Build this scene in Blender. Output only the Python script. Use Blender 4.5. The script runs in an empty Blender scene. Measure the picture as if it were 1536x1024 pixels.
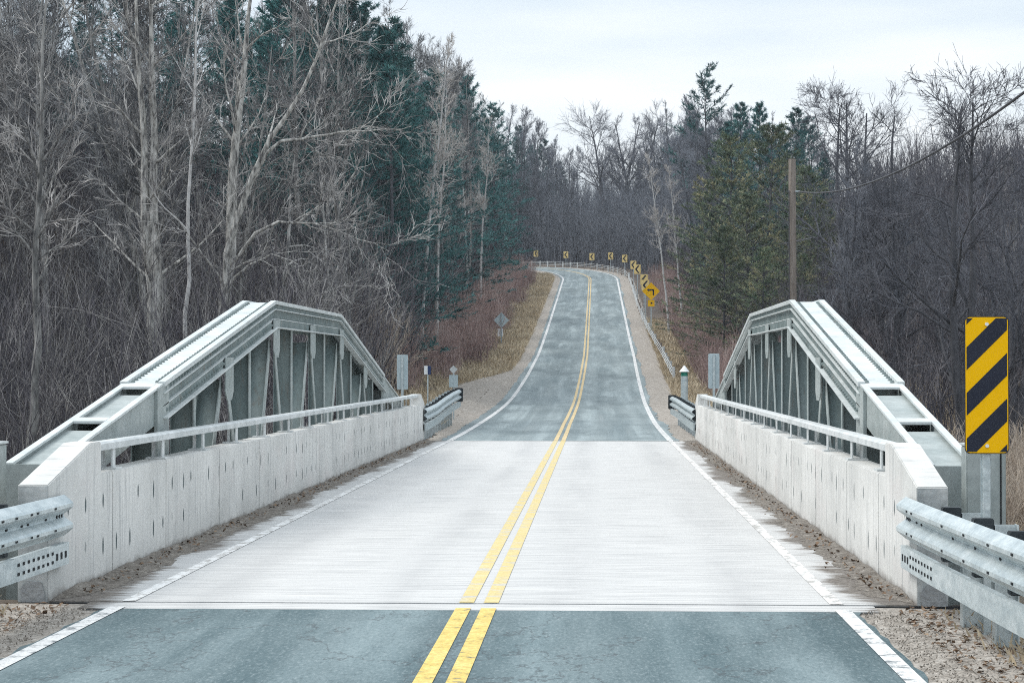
import bpy, math, random
import numpy as np
R_ = math.radians
random.seed(7)
rng = np.random.default_rng(11)
sc = bpy.context.scene
col = sc.collection

# ------------------------------------------------------------------ camera
CX, CZ = 0.87, 1.75
cam_d = bpy.data.cameras.new('camera'); cam = bpy.data.objects.new('camera', cam_d); col.objects.link(cam)
cam_d.sensor_width = 36; cam_d.lens = 36*3000/1536; cam_d.clip_end = 5000; cam_d.clip_start = .05
cam.location = (CX, 0, CZ)
cam.rotation_euler = (R_(90)+math.atan(39/3000), 0, math.atan(126/3000))
sc.camera = cam
def at(px, py, Y):                       # where something seen at a photo pixel stands, Y metres away
    return np.array([CX+(px-894)*Y/3000, Y, CZ+(551-py)*Y/3000])

# ------------------------------------------------------------------ materials
def mk(name, stops, scale=3, rough=.8, metal=0, bump=0, stretch=(1,1,1), detail=6, rand=0, spec=.3, nrough=.6, fine=None, bscale=None):
    m = bpy.data.materials.new(name); m.use_nodes = True
    nt = m.node_tree; N = nt.nodes; L = nt.links
    b = N['Principled BSDF']; b.inputs['Roughness'].default_value = rough
    b.inputs['Metallic'].default_value = metal; b.inputs['Specular IOR Level'].default_value = spec
    tc = N.new('ShaderNodeTexCoord'); mp = N.new('ShaderNodeMapping'); mp.inputs['Scale'].default_value = stretch
    L.new(tc.outputs['Object'], mp.inputs['Vector'])
    nz = N.new('ShaderNodeTexNoise'); nz.inputs['Scale'].default_value = scale; nz.inputs['Detail'].default_value = detail
    nz.inputs['Roughness'].default_value = nrough
    L.new(mp.outputs[0], nz.inputs['Vector'])
    r = N.new('ShaderNodeValToRGB'); e = r.color_ramp
    while len(e.elements) < len(stops): e.elements.new(.5)
    for i, (p, c) in enumerate(stops): e.elements[i].position = p; e.elements[i].color = (*c, 1)
    L.new(nz.outputs['Fac'], r.inputs['Fac']); out = r.outputs['Color']
    if fine:                              # a second, finer grain multiplied in
        n2 = N.new('ShaderNodeTexNoise'); n2.inputs['Scale'].default_value = fine[0]; n2.inputs['Detail'].default_value = 3
        L.new(tc.outputs['Object'], n2.inputs['Vector'])
        mr = N.new('ShaderNodeMapRange'); mr.inputs[1].default_value = .3; mr.inputs[2].default_value = .7
        mr.inputs[3].default_value = 1-fine[1]; mr.inputs[4].default_value = 1+fine[1]
        L.new(n2.outputs['Fac'], mr.inputs[0])
        vm = N.new('ShaderNodeVectorMath'); vm.operation = 'SCALE'; L.new(out, vm.inputs[0]); L.new(mr.outputs[0], vm.inputs['Scale']); out = vm.outputs[0]
    if rand:
        oi = N.new('ShaderNodeObjectInfo'); hs = N.new('ShaderNodeHueSaturation')
        mr = N.new('ShaderNodeMapRange'); mr.inputs[3].default_value = 1-rand; mr.inputs[4].default_value = 1+rand
        L.new(oi.outputs['Random'], mr.inputs[0]); L.new(mr.outputs[0], hs.inputs['Value']); L.new(out, hs.inputs['Color']); out = hs.outputs[0]
    L.new(out, b.inputs['Base Color'])
    if bump:
        nb = N.new('ShaderNodeTexNoise'); nb.inputs['Scale'].default_value = bscale or scale*3; nb.inputs['Detail'].default_value = 6
        L.new(mp.outputs[0], nb.inputs['Vector'])
        bp = N.new('ShaderNodeBump'); bp.inputs['Strength'].default_value = bump; bp.inputs['Distance'].default_value = .03
        L.new(nb.outputs['Fac'], bp.inputs['Height']); L.new(bp.outputs[0], b.inputs['Normal'])
    return m
class G:                                  # tiny node-graph helper
    def __init__(s, m): s.nt = m.node_tree; s.N = s.nt.nodes; s.L = s.nt.links; s.b = s.N['Principled BSDF']
    def lk(s, a, b):
        if isinstance(a, (int, float)): b.default_value = a
        elif isinstance(a, tuple): b.default_value = (*a, 1) if len(b.default_value) == 4 else a
        else: s.L.new(a, b)
    def math(s, op, a, b=0, c=0):
        n = s.N.new('ShaderNodeMath'); n.operation = op
        s.lk(a, n.inputs[0]); s.lk(b, n.inputs[1]); s.lk(c, n.inputs[2]); return n.outputs[0]
    def coord(s, scale=(1,1,1)):
        t = s.N.new('ShaderNodeTexCoord'); m = s.N.new('ShaderNodeMapping'); m.inputs['Scale'].default_value = scale
        s.L.new(t.outputs['Object'], m.inputs['Vector']); return m.outputs[0]
    def xyz(s, v):
        n = s.N.new('ShaderNodeSeparateXYZ'); s.L.new(v, n.inputs[0]); return n.outputs
    def noise(s, v, scale, detail=5, rough=.6):
        n = s.N.new('ShaderNodeTexNoise'); n.inputs['Scale'].default_value = scale; n.inputs['Detail'].default_value = detail
        n.inputs['Roughness'].default_value = rough; s.L.new(v, n.inputs['Vector']); return n.outputs['Fac']
    def remap(s, a, lo, hi, o0=0, o1=1):
        n = s.N.new('ShaderNodeMapRange'); s.lk(a, n.inputs[0])
        for i, q in enumerate((lo, hi, o0, o1)): n.inputs[i+1].default_value = q
        return n.outputs[0]
    def mix(s, f, a, b):
        n = s.N.new('ShaderNodeMix'); n.data_type = 'RGBA'; s.lk(f, n.inputs[0]); s.lk(a, n.inputs[6]); s.lk(b, n.inputs[7]); return n.outputs[2]
    def bump(s, h, st, dist=.02):
        n = s.N.new('ShaderNodeBump'); n.inputs['Strength'].default_value = st; n.inputs['Distance'].default_value = dist
        s.lk(h, n.inputs['Height']); s.L.new(n.outputs[0], s.b.inputs['Normal'])
def blank(name, rough=.85, spec=.3):
    m = bpy.data.materials.new(name); m.use_nodes = True; g = G(m)
    g.b.inputs['Roughness'].default_value = rough; g.b.inputs['Specular IOR Level'].default_value = spec
    return m, g

# asphalt: blue grey, worn paler along the wheel tracks, speckled
def asphalt(name, base, pale, track):
    m, g = blank(name, .8)
    v = g.coord(); x, y, z = g.xyz(v)
    big = g.noise(g.coord((1, .12 if track < .5 else .04, 1)), 1.6, 6, .65)
    ridge = g.noise(g.coord((1, .02, 1)), 2.4, 3, .5)
    c = g.mix(g.remap(big, .32, .7), base, pale)
    c = g.mix(g.math('MULTIPLY', g.remap(ridge, .5, .68), track), c, tuple(min(.6, q*1.45) for q in pale))
    c = g.mix(g.math('MULTIPLY', g.remap(g.math('ABSOLUTE', g.math('SUBTRACT', g.math('ABSOLUTE', g.math('SUBTRACT', g.math('ABSOLUTE', x), 1.33)), .72)), .36, .05), g.remap(g.noise(g.coord((1.5, .12, 1)), 2.2, 4), .32, .68, 0, .6)), c, tuple(q*1.35 for q in pale))
    patch = g.noise(g.coord((1, .35, 1)), .5, 4)
    c = g.mix(g.remap(patch, .48, .66, 0, .7), c, tuple(q*.75 for q in base))
    grain = g.noise(g.coord((1, .3, 1)), 45, 4, .8)
    c = g.mix(g.remap(grain, .53, .68, 0, .42), c, (.36, .41, .42))
    c = g.mix(g.remap(grain, .47, .33, 0, .42), c, (.035, .055, .062))
    scuff = g.noise(g.coord((2.2, 7, 1) if track < .5 else (6, .12, 1)), 2.6, 5, .7)
    c = g.mix(g.remap(scuff, .655, .72, 0, .7), c, (.46, .50, .50))
    crack = g.math('ABSOLUTE', g.math('SUBTRACT', g.noise(g.coord((1, .5, 1)), .55, 7, .62), .5))
    c = g.mix(g.remap(crack, .006, 0, 0, .6), c, (.05, .055, .06))
    g.lk(c, g.b.inputs['Base Color']); g.bump(grain, .5, .01)
    return m
M = {}
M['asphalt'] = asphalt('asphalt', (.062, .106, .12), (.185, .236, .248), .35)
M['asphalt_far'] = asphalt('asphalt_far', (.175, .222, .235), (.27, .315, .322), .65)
# concrete deck with transverse grooves and sand swept to its edges
m, g = blank('deck_concrete', .85)
v = g.coord(); x, y, z = g.xyz(v)
st = g.noise(g.coord((.45, 7, 1)), 2.3, 7, .72); st2 = g.noise(g.coord((.8, 22, 1)), 1.5, 5, .7)
c = g.mix(g.remap(st, .3, .55), (.40, .402, .40), (.60, .597, .585))
c = g.mix(g.remap(st2, .50, .68, 0, .8), c, (.27, .28, .285))
lon = g.noise(g.coord((1, .05, 1)), 1.3, 3)
c = g.mix(g.remap(lon, .52, .72, 0, .35), c, (.60, .60, .59))
c = g.mix(g.math('MULTIPLY', g.remap(g.math('ABSOLUTE', g.math('SUBTRACT', g.math('ABSOLUTE', g.math('SUBTRACT', g.math('ABSOLUTE', x), 1.33)), .72)), .34, .05), g.remap(g.noise(g.coord((1, .1, 1)), 1.2, 4), .35, .7, 0, .42)), c, (.30, .305, .31)); gr = g.noise(v, 60, 3, .7); c = g.mix(g.remap(gr, .55, .75, 0, .4), c, (.34, .34, .34))
ax = g.math('ABSOLUTE', x)
tee = g.noise(g.coord((.8, 8, 1)), 1.1, 6, .65); low = g.noise(g.coord((1, .5, 1)), .9, 3)
edge = g.math('ADD', g.math('ADD', ax, g.math('MULTIPLY', g.math('SUBTRACT', tee, .5), .8)), g.math('MULTIPLY', g.math('SUBTRACT', low, .5), 1.2))
dirt = g.remap(edge, 2.80, 2.95)
grit = g.noise(v, 25, 5, .7)
c = g.mix(dirt, c, g.mix(g.remap(grit, .35, .65), (.10, .088, .078), (.25, .225, .20)))
g.lk(c, g.b.inputs['Base Color']); g.bump(g.math('ADD', st2, gr), .35, .01); M['deck'] = m
# parapet concrete: two rows of form-tie holes weeping dark drips
m, g = blank('parapet_concrete', .9)
v = g.coord(); x, y, z = g.xyz(v)
bl = g.noise(g.coord((1, .7, .7)), 1.1, 6, .65)
c = g.mix(g.remap(bl, .35, .65), (.55, .55, .53), (.72, .715, .69))
rust = g.noise(g.coord((1, .4, .9)), 1.7, 4); c = g.mix(g.remap(rust, .55, .75, 0, .4), c, (.66, .59, .57))
drip = g.noise(g.coord((1, 6, .35)), 2.2, 5, .7); c = g.mix(g.remap(drip, .53, .70, 0, .8), c, (.38, .39, .39))
cell = g.math('FLOOR', g.math('DIVIDE', y, .47))
wn = g.N.new('ShaderNodeTexWhiteNoise'); wn.noise_dimensions = '1D'; g.L.new(cell, wn.inputs['W']); rn = wn.outputs['Value']
wn2 = g.N.new('ShaderNodeTexWhiteNoise'); wn2.noise_dimensions = '1D'; g.L.new(g.math('ADD', cell, 77.3), wn2.inputs['W']); rn2 = wn2.outputs['Value']
fy = g.math('SUBTRACT', g.math('FRACT', g.math('DIVIDE', y, .47)), g.math('MULTIPLY_ADD', rn, .46, .27))
jag = g.math('MULTIPLY', g.math('SUBTRACT', g.noise(v, 18, 2), .5), .03)
tot = None
for zc, rr in ((.66, rn2), (.30, rn)):
    dz = g.math('ADD', g.math('SUBTRACT', z, zc), g.math('MULTIPLY', g.math('SUBTRACT', rr, .5), .09))
    ln = g.math('MULTIPLY_ADD', rr, .075, .018)
    q = g.math('POWER', g.math('DIVIDE', g.math('ADD', fy, jag), .055), 2)
    w = g.math('ADD', q, g.math('POWER', g.math('DIVIDE', dz, ln), 2))
    k = g.math('MULTIPLY', g.remap(w, 1.25, .5), g.remap(rr, .22, .5, 0, 1))
    tot = k if tot is None else g.math('MAXIMUM', tot, k)
c = g.mix(g.math('MULTIPLY', tot, .95), c, (.06, .085, .09))
foot = g.remap(g.math('ADD', z, g.math('MULTIPLY', g.noise(v, 4, 4), -.16)), .0, -.09)
c = g.mix(foot, c, (.2, .18, .16))
g.lk(c, g.b.inputs['Base Color']); g.bump(g.noise(v, 14, 6), .25, .01); M['parapet'] = m
M['rough_concrete'] = mk('rough_concrete', [(.3, (.22, .23, .24)), (.7, (.42, .43, .43))], 6, .95, bump=.8)
M['end_concrete_shaded'] = mk('end_concrete_shaded', [(.3, (.25, .27, .27)), (.5, (.40, .42, .42)), (.7, (.55, .56, .55))], 5, .95, bump=.5)  # rough end concrete, with the shade of its sunless face put into the colour
M['grit'] = mk('grit', [(.28, (.085, .075, .066)), (.5, (.19, .17, .148)), (.72, (.36, .335, .30))], 9, .95, bump=1, detail=9, nrough=.75, fine=(55, .35), bscale=30)
M['rail_paint'] = mk('rail_paint', [(.35, (.50, .53, .53)), (.65, (.68, .70, .70))], 4, .55, bump=.05)
m = mk('truss_shaded', [(.3, (.105, .148, .15)), (.5, (.155, .198, .197)), (.72, (.225, .265, .26))], 1.6, .5, stretch=(1, 1, .5), fine=(14, .10), spec=.4); M['truss'] = m  # truss paint darkened, putting shade into the colour of webs and chords
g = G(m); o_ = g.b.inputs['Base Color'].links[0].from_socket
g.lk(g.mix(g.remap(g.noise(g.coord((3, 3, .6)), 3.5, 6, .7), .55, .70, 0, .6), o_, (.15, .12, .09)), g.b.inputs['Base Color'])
M['truss_toplit'] = mk('truss_toplit', [(.3, (.48, .52, .515)), (.7, (.66, .69, .685))], 2.5, .5, fine=(14, .08), spec=.4)  # same paint lightened, so top faces and edges read as catching light
M['truss_lit'] = mk('truss_lit', [(.3, (.26, .305, .30)), (.5, (.33, .37, .363)), (.72, (.42, .455, .445))], 2.0, .5, fine=(14, .10), spec=.4)  # same truss paint in a lit tone for flanges, gussets and end posts
M['galv'] = mk('galvanised', [(.3, (.40, .46, .48)), (.5, (.52, .58, .59)), (.7, (.64, .69, .70))], 5, .42, metal=.35, fine=(40, .12), stretch=(1, 1, 2))
M['galv_dull'] = mk('galvanised_dull', [(.3, (.26, .31, .33)), (.7, (.42, .47, .49))], 5, .55, metal=.2, fine=(30, .12))
M['slot'] = mk('slot_dark', [(.3, (.012, .014, .016)), (.7, (.02, .022, .025))], 5, .8)
M['block'] = mk('dark_block', [(.3, (.02, .025, .03)), (.7, (.05, .06, .065))], 8, .8)
M['white_paint'] = mk('white_paint', [(.40, (.20, .22, .23)), (.47, (.66, .66, .65)), (.8, (.80, .80, .79))], 6, .7, fine=(60, .2), detail=10, nrough=.75)
m, g = blank('white_worn', .75)
v = g.coord(); tee = g.noise(g.coord((.7, 9, 1)), 1.3, 6, .7)
tee = g.noise(g.coord((1.5, 1, 1)), 5, 9, .75); c = g.mix(g.remap(tee, .43, .53), (.40, .39, .37), (.80, .80, .79)); g.lk(c, g.b.inputs['Base Color']); M['white_worn'] = m
M['yellow_paint'] = mk('yellow_paint', [(.36, (.14, .15, .13)), (.43, (.62, .46, .13)), (.7, (.76, .60, .24))], 4.5, .7, fine=(45, .22), detail=10, nrough=.75)
M['yellow_worn'] = mk('yellow_worn', [(.36, (.50, .48, .42)), (.5, (.62, .50, .22)), (.75, (.64, .55, .34))], 3, .75, stretch=(1, 1.5, 1), fine=(40, .14), detail=8)
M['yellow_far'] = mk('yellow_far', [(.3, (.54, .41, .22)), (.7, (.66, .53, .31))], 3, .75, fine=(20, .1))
M['joint'] = mk('joint_rubber', [(.3, (.02, .022, .024)), (.7, (.06, .06, .06))], 8, .9)
M['gravel'] = mk('gravel', [(.28, (.17, .15, .13)), (.5, (.36, .325, .285)), (.72, (.56, .525, .48))], 7, .95, bump=1, detail=9, nrough=.75, fine=(55, .3), bscale=30)
M['sign_yellow'] = mk('sign_yellow', [(.3, (.98, .52, .002)), (.7, (1, .56, .005))], 2, .6, spec=.1)
M['sign_pale'] = mk('sign_pale_yellow', [(.3, (.96, .70, .26)), (.7, (.98, .75, .33))], 2, .5)
M['sign_black'] = mk('sign_black', [(.3, (.012, .016, .03)), (.7, (.02, .025, .045))], 2, .45)
M['sign_back'] = mk('sign_back', [(.3, (.40, .49, .52)), (.7, (.52, .60, .62))], 4, .5, metal=.15)
M['white'] = mk('white_enamel', [(.3, (.76, .77, .77)), (.7, (.84, .84, .84))], 4, .5)
M['green'] = mk('green_band', [(.3, (.01, .17, .12)), (.7, (.02, .22, .16))], 4, .5)
M['blue'] = mk('navy_blue', [(.3, (.02, .04, .12)), (.7, (.03, .06, .16))], 4, .5)
M['pole'] = mk('pole_wood', [(.3, (.17, .14, .12)), (.7, (.36, .31, .27))], 3, .9, stretch=(6, 6, .4), bump=.5)
M['wire'] = mk('wire', [(.3, (.05, .05, .055)), (.7, (.1, .1, .11))], 3, .6)
M['bark_pale'] = mk('bark_pale', [(.38, (.10, .097, .095)), (.47, (.31, .30, .28)), (.64, (.60, .585, .55))], 3.2, .9, stretch=(3, 3, .8), bump=.6, rand=.12, detail=8)
M['bark_birch'] = mk('bark_birch', [(.3, (.16, .15, .15)), (.42, (.42, .41, .40)), (.7, (.62, .61, .60))], 3, .85, stretch=(1.5, 1.5, 1.2), rand=.1)
M['bark_grey'] = mk('bark_grey', [(.36, (.09, .09, .092)), (.5, (.27, .265, .255)), (.66, (.50, .49, .47))], 3, .9, stretch=(3, 3, .6), bump=.5, rand=.3)
M['bark_dark'] = mk('bark_dark', [(.3, (.035, .038, .046)), (.7, (.13, .13, .142))], 3, .9, stretch=(3, 3, .6), rand=.2)
M['twig_pale'] = mk('twig_pale', [(.3, (.40, .37, .35)), (.7, (.66, .62, .58))], 1.5, .9, rand=.15)
M['twig_mid'] = mk('twig_mid', [(.36, (.10, .095, .10)), (.5, (.29, .28, .275)), (.62, (.56, .54, .52))], 1.3, .9, rand=.15)
M['twig_grey'] = mk('twig_grey', [(.34, (.045, .05, .058)), (.5, (.155, .158, .168)), (.66, (.50, .50, .49))], .8, .9, rand=.35)
M['twig_dark'] = mk('twig_dark', [(.3, (.06, .066, .085)), (.7, (.22, .225, .255))], .8, .9, rand=.25)
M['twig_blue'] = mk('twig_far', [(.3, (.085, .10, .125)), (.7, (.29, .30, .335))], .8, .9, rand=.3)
M['needle_teal'] = mk('needle_teal', [(.3, (.016, .068, .074)), (.52, (.042, .14, .14)), (.72, (.12, .24, .22))], .9, .8, rand=.35)
M['needle_olive'] = mk('needle_olive', [(.3, (.035, .085, .06)), (.5, (.15, .19, .115)), (.66, (.42, .37, .21))], .45, .8, rand=.25)
M['brush_red'] = mk('brush_red', [(.3, (.19, .125, .12)), (.5, (.37, .26, .24)), (.7, (.58, .48, .43))], .7, .9)
M['brush_grey'] = mk('brush_grey', [(.3, (.022, .024, .034)), (.5, (.085, .08, .094)), (.62, (.22, .205, .215)), (.75, (.5, .48, .47))], .7, .9)
M['brush_tan'] = mk('brush_tan', [(.3, (.34, .27, .21)), (.7, (.62, .54, .45))], .7, .9)
M['grass'] = mk('dry_grass', [(.3, (.34, .27, .18)), (.5, (.52, .43, .30)), (.72, (.66, .57, .42))], .5, .9, fine=(9, .25))
m, g = blank('ground_cover', .95)
v = g.coord(); n1 = g.noise(v, .25, 6, .6); n2 = g.noise(v, 3.5, 8, .75)
c = g.mix(g.remap(n1, .35, .65), (.065, .055, .052), (.12, .098, .082)); c = g.mix(g.remap(n2, .45, .75), c, (.22, .18, .14))
c = g.mix(g.remap(n2, .45, .3, 0, .8), c, (.05, .042, .04)); g.lk(c, g.b.inputs['Base Color']); g.bump(n2, .9, .1); M['ground'] = m

# ------------------------------------------------------------------ mesh helpers
def np_mesh(name, V, Q):
    V = np.asarray(V, np.float32).reshape(-1, 3); Q = np.asarray(Q, np.int32).reshape(-1, 4)
    me = bpy.data.meshes.new(name); me.vertices.add(len(V)); me.vertices.foreach_set('co', V.ravel())
    me.loops.add(Q.size); me.loops.foreach_set('vertex_index', Q.ravel())
    me.polygons.add(len(Q)); me.polygons.foreach_set('loop_start', np.arange(0, Q.size, 4, dtype=np.int32))
    me.polygons.foreach_set('loop_total', np.full(len(Q), 4, np.int32))
    me.update(calc_edges=True); return me
def link(name, me, mat, parent=None, loc=(0, 0, 0)):
    if mat and not me.materials: me.materials.append(mat)
    o = bpy.data.objects.new(name, me); col.objects.link(o); o.location = loc
    if parent: o.parent = parent
    return o
def tag(o, label=None, cat=None, group=None, kind=None):
    for k, q in (('label', label), ('category', cat), ('group', group), ('kind', kind)):
        if q: o[k] = q
    return o
def thing(name, label, cat, loc, group=None):
    o = bpy.data.objects.new(name, None); col.objects.link(o); o.location = loc; o.empty_display_size = .2
    return tag(o, label, cat, group)
class MB:
    def __init__(s, off=(0, 0, 0)): s.v = []; s.f = []; s.off = np.array(off, float)
    def poly(s, pts, faces):
        n = len(s.v); s.v += [tuple(np.array(p, float)-s.off) for p in pts]; s.f += [tuple(i+n for i in q) for q in faces]
    def box(s, x0, x1, y0, y1, z0, z1):
        p = [(x, y, z) for z in (z0, z1) for y in (y0, y1) for x in (x0, x1)]
        s.poly(p, [(0,2,3,1),(4,5,7,6),(0,1,5,4),(2,6,7,3),(0,4,6,2),(1,3,7,5)])
    def ext(s, yz, x0, x1):               # a polygon in the Y-Z plane given thickness along X
        n = len(yz); p = [(x0, y, z) for y, z in yz]+[(x1, y, z) for y, z in yz]
        s.poly(p, [tuple(range(n)), tuple(range(2*n-1, n-1, -1))]+[(i, n+i, n+(i+1) % n, (i+1) % n) for i in range(n)])
    def ext_y(s, xz, y0, y1):
        n = len(xz); p = [(x, y0, z) for x, z in xz]+[(x, y1, z) for x, z in xz]
        s.poly(p, [tuple(range(n)), tuple(range(2*n-1, n-1, -1))]+[(i, n+i, n+(i+1) % n, (i+1) % n) for i in range(n)])
    def sweep(s, path, prof, side=1):     # profile (n, z) carried along a path of (x, y, z); n points to the side
        P = np.array(path, float); n = len(prof); K = len(P); pts = []
        T = np.gradient(P, axis=0)
        for p, t in zip(P, T):
            h = np.hypot(t[0], t[1]); nx, ny = side*t[1]/h, -side*t[0]/h
            pts += [(p[0]+nx*a, p[1]+ny*a, p[2]+z) for a, z in prof]
        f = [(k*n+i, (k+1)*n+i, (k+1)*n+(i+1) % n, k*n+(i+1) % n) for k in range(K-1) for i in range(n)]
        s.poly(pts, f+[tuple(range(n)), tuple(range(K*n-1, (K-1)*n-1, -1))])
    def cyl(s, a, b, r0, r1=None, n=10):
        a, b = np.array(a, float), np.array(b, float); r1 = r0 if r1 is None else r1
        t = b-a; t /= np.linalg.norm(t); ref = np.array((0, 0, 1.)) if abs(t[2]) < .9 else np.array((1., 0, 0))
        u = np.cross(t, ref); u /= np.linalg.norm(u); w = np.cross(t, u)
        A = [i*2*math.pi/n for i in range(n)]
        s.poly([a+r0*(math.cos(q)*u+math.sin(q)*w) for q in A]+[b+r1*(math.cos(q)*u+math.sin(q)*w) for q in A],
               [(i, (i+1) % n, n+(i+1) % n, n+i) for i in range(n)]+[tuple(range(n-1, -1, -1)), tuple(range(n, 2*n))])
    def build(s, name, mat, parent=None, bevel=0, smooth=False, mat2=None, n2=0):
        me = bpy.data.meshes.new(name); me.from_pydata(s.v, [], s.f); me.update()
        if mat2:
            me.materials.append(mat); me.materials.append(mat2)
            for p in me.polygons[n2:]: p.material_index = 1
        import bmesh
        bm = bmesh.new(); bm.from_mesh(me); bmesh.ops.recalc_face_normals(bm, faces=bm.faces)
        if bevel: bmesh.ops.bevel(bm, geom=[e for e in bm.edges], offset=bevel, segments=2, affect='EDGES', clamp_overlap=True)
        bm.to_mesh(me); bm.free()
        if smooth: me.shade_smooth()
        return link(name, me, mat, parent)

# ------------------------------------------------------------------ the lie of the land
KY = np.array([-60, 50, 58, 63, 70, 80, 96, 114, 128, 155, 170, 185, 200, 210, 220, 230, 240, 260, 320, 900.])
KZ = np.array([0, 0, .04, .09, .21, .45, 1.37, 2.70, 3.92, 6.45, 7.9, 9.35, 10.8, 11.75, 12.6, 13.3, 13.9, 14.8, 16, 16.])
def zr(y): return np.interp(y, KY, KZ)
def zr_s(y): y = np.asarray(y, float); return (zr(y-5)+zr(y-2.5)+zr(y)+zr(y+2.5)+zr(y+5))/5*(y > 49)+0*y
ARC0, ARC_R = 194., 82.
def xc(y):
    y = np.asarray(y, float); s = .3*np.clip((y-60)/50, 0, 1); t = np.clip(y-ARC0, 0, 60)
    return s-(ARC_R-np.sqrt(ARC_R**2-t**2))-np.clip(y-ARC0-60, 0, 60)*1.07
def sm(a, b, x): t = np.clip((np.asarray(x, float)-a)/(b-a), 0, 1); return t*t*(3-2*t)
def vnoise(x, y, s, seed=0):
    x = np.asarray(x, float)/s+seed*17.3; y = np.asarray(y, float)/s+seed*9.1
    return (np.sin(x*1.7+1.3*np.sin(y*1.1))+np.sin(y*1.9+1.7*np.sin(x*.8+2))+.5*np.sin(x*4.1+y*3.3)+.5*np.sin(x*3.7-y*4.6))/3
def terrain(x, y):
    x = np.asarray(x, float); y = np.asarray(y, float); d = x-xc(y); a = np.abs(d); z0 = zr_s(y)
    f = sm(48, 76, y)
    lrise = np.where(a < 5.4, .0, (a-5.4)*.30)+np.clip(a-8.5, 0, 32)*.28
    lrise = lrise+.25*sm(3.1, 3.9, a)*sm(50, 58, y)*sm(110, 85, y)
    rrise = np.clip(a-5.6, 0, 17)*(.14+.28*sm(78, 106, y))
    rise = np.where(d < 0, lrise, rrise); rise = rise*(1-.55*sm(150, 200, y))
    fall = -np.clip((a-4.6)*.5, 0, 2.4)+np.clip(a-16, 0, 40)*.10
    z = z0+f*rise+(1-f)*fall
    val = sm(15.6, 17.5, y)*sm(48.2, 45.5, y)
    z = np.where(val > 0, np.minimum(z, z*(1-val)-2.7*val+np.clip(a-12, 0, 40)*.12), z)
    z = z+(vnoise(x, y, 5, 1)*.22+vnoise(x, y, 1.7, 2)*.07)*sm(4.2, 7, a)
    return z-.03-.05*sm(3.6, 3.2, a)
xs = np.unique(np.concatenate([np.linspace(-600, -60, 19), np.arange(-60, -12, 1.5), np.arange(-12, 12, .4), np.arange(12, 60, 1.5), np.linspace(60, 600, 19)]))
ys = np.unique(np.concatenate([np.linspace(-40, 4, 12), np.arange(4, 60, .7), np.arange(60, 250, 1.5), np.arange(250, 330, 5), np.linspace(330, 1200, 16)]))
Xg, Yg = np.meshgrid(xs, ys); Zg = terrain(Xg, Yg); ny, nx = Xg.shape
I = np.arange(nx*ny).reshape(ny, nx)
me = np_mesh('ground', np.stack([Xg, Yg, Zg], -1), np.stack([I[:-1, :-1], I[:-1, 1:], I[1:, 1:], I[1:, :-1]], -1))
me.shade_smooth(); tag(link('ground', me, M['ground']), kind='structure')
def ribbon(name, y0, y1, dy, dl, dr, dz, mat, jit=0, wave=0):     # a sheet that follows the road between two offsets
    Y = np.arange(y0, y1+dy*.5, dy); V = []
    dl = dl if callable(dl) else (lambda y, q=dl: q+0*y); dr = dr if callable(dr) else (lambda y, q=dr: q+0*y)
    tx = np.gradient(xc(Y), Y); nrm = 1/np.sqrt(1+tx*tx)
    nn = max(2, int(np.max(dr(Y)-dl(Y))/.5)+2) if jit == 0 else 12
    u = np.linspace(0, 1, nn); jl = rng.normal(0, 1, len(Y))*jit; jr = rng.normal(0, 1, len(Y))*jit
    D = (dl(Y)+jl)[:, None]*(1-u)+(dr(Y)+jr)[:, None]*u
    X = xc(Y)[:, None]+D*nrm[:, None]; YY = Y[:, None]-D*(tx*nrm)[:, None]
    Z = zr_s(YY)+dz
    i = np.arange(X.size).reshape(X.shape)
    return link(name, np_mesh(name, np.stack([X, YY, Z], -1), np.stack([i[:-1, :-1], i[:-1, 1:], i[1:, 1:], i[1:, :-1]], -1)), mat)
DN, DF = 14.8, 47.6                       # the two ends of the deck
def shoulder(name, y0, y1, dl, dr):
    o = ribbon(name, y0, y1, .25, dl, dr, 0, M['gravel'], jit=.05)
    me = o.data; n = len(me.vertices); c = np.empty(n*3, np.float32); me.vertices.foreach_get('co', c); c = c.reshape(-1, 3)
    d = np.abs(c[:, 0]-xc(c[:, 1])); t = terrain(c[:, 0], c[:, 1])
    c[:, 2] = np.maximum(t+.012, zr_s(c[:, 1])-.006-.5*sm(3.4, 9, d))+rng.normal(0, .006, n)*sm(2.9, 3.3, d)
    me.vertices.foreach_set('co', c.ravel()); me.shade_smooth(); tag(o, kind='structure'); return o
shoulder('gravel_shoulder', -8, 14.75, 2.64, 5.2); shoulder('gravel_shoulder', -8, 14.75, -5.2, -2.62)
shoulder('gravel_shoulder', 47.75, 244, lambda y: -(3.2+2.2*sm(50, 64, y)*sm(100, 82, y)+.6*sm(60, 100, y)), -2.74)
shoulder('gravel_shoulder', 47.75, 244, 2.74, lambda y: 3.7+.5*sm(50, 60, y))
tag(ribbon('road', -8, 14.36, .2, -2.71, 2.74, .004, M['asphalt'], jit=.018), kind='structure')
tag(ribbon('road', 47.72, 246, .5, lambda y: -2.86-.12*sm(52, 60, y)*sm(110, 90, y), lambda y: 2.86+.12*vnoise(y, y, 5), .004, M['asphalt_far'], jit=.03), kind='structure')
b = MB(); b.box(-3.22, 3.22, 14.84, DF, -.5, .004); tag(b.build('bridge_deck', M['deck']), kind='structure')
b = MB(); b.box(-2.9, 2.9, 14.42, 14.79, -.5, .003); tag(b.build('approach_slab', M['deck']), kind='structure')
b = MB(); b.box(-3.2, 3.2, 14.79, 14.84, -.3, -.003); b.box(-2.85, 2.85, 14.365, 14.42, -.3, -.002); b.box(-3.2, 3.2, DF, DF+.10, -.3, -.002)
b.box(3.2, 4.3, 14.79, 14.81, -.3, .004)
tag(b.build('expansion_joint', M['joint']), kind='structure')
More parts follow.
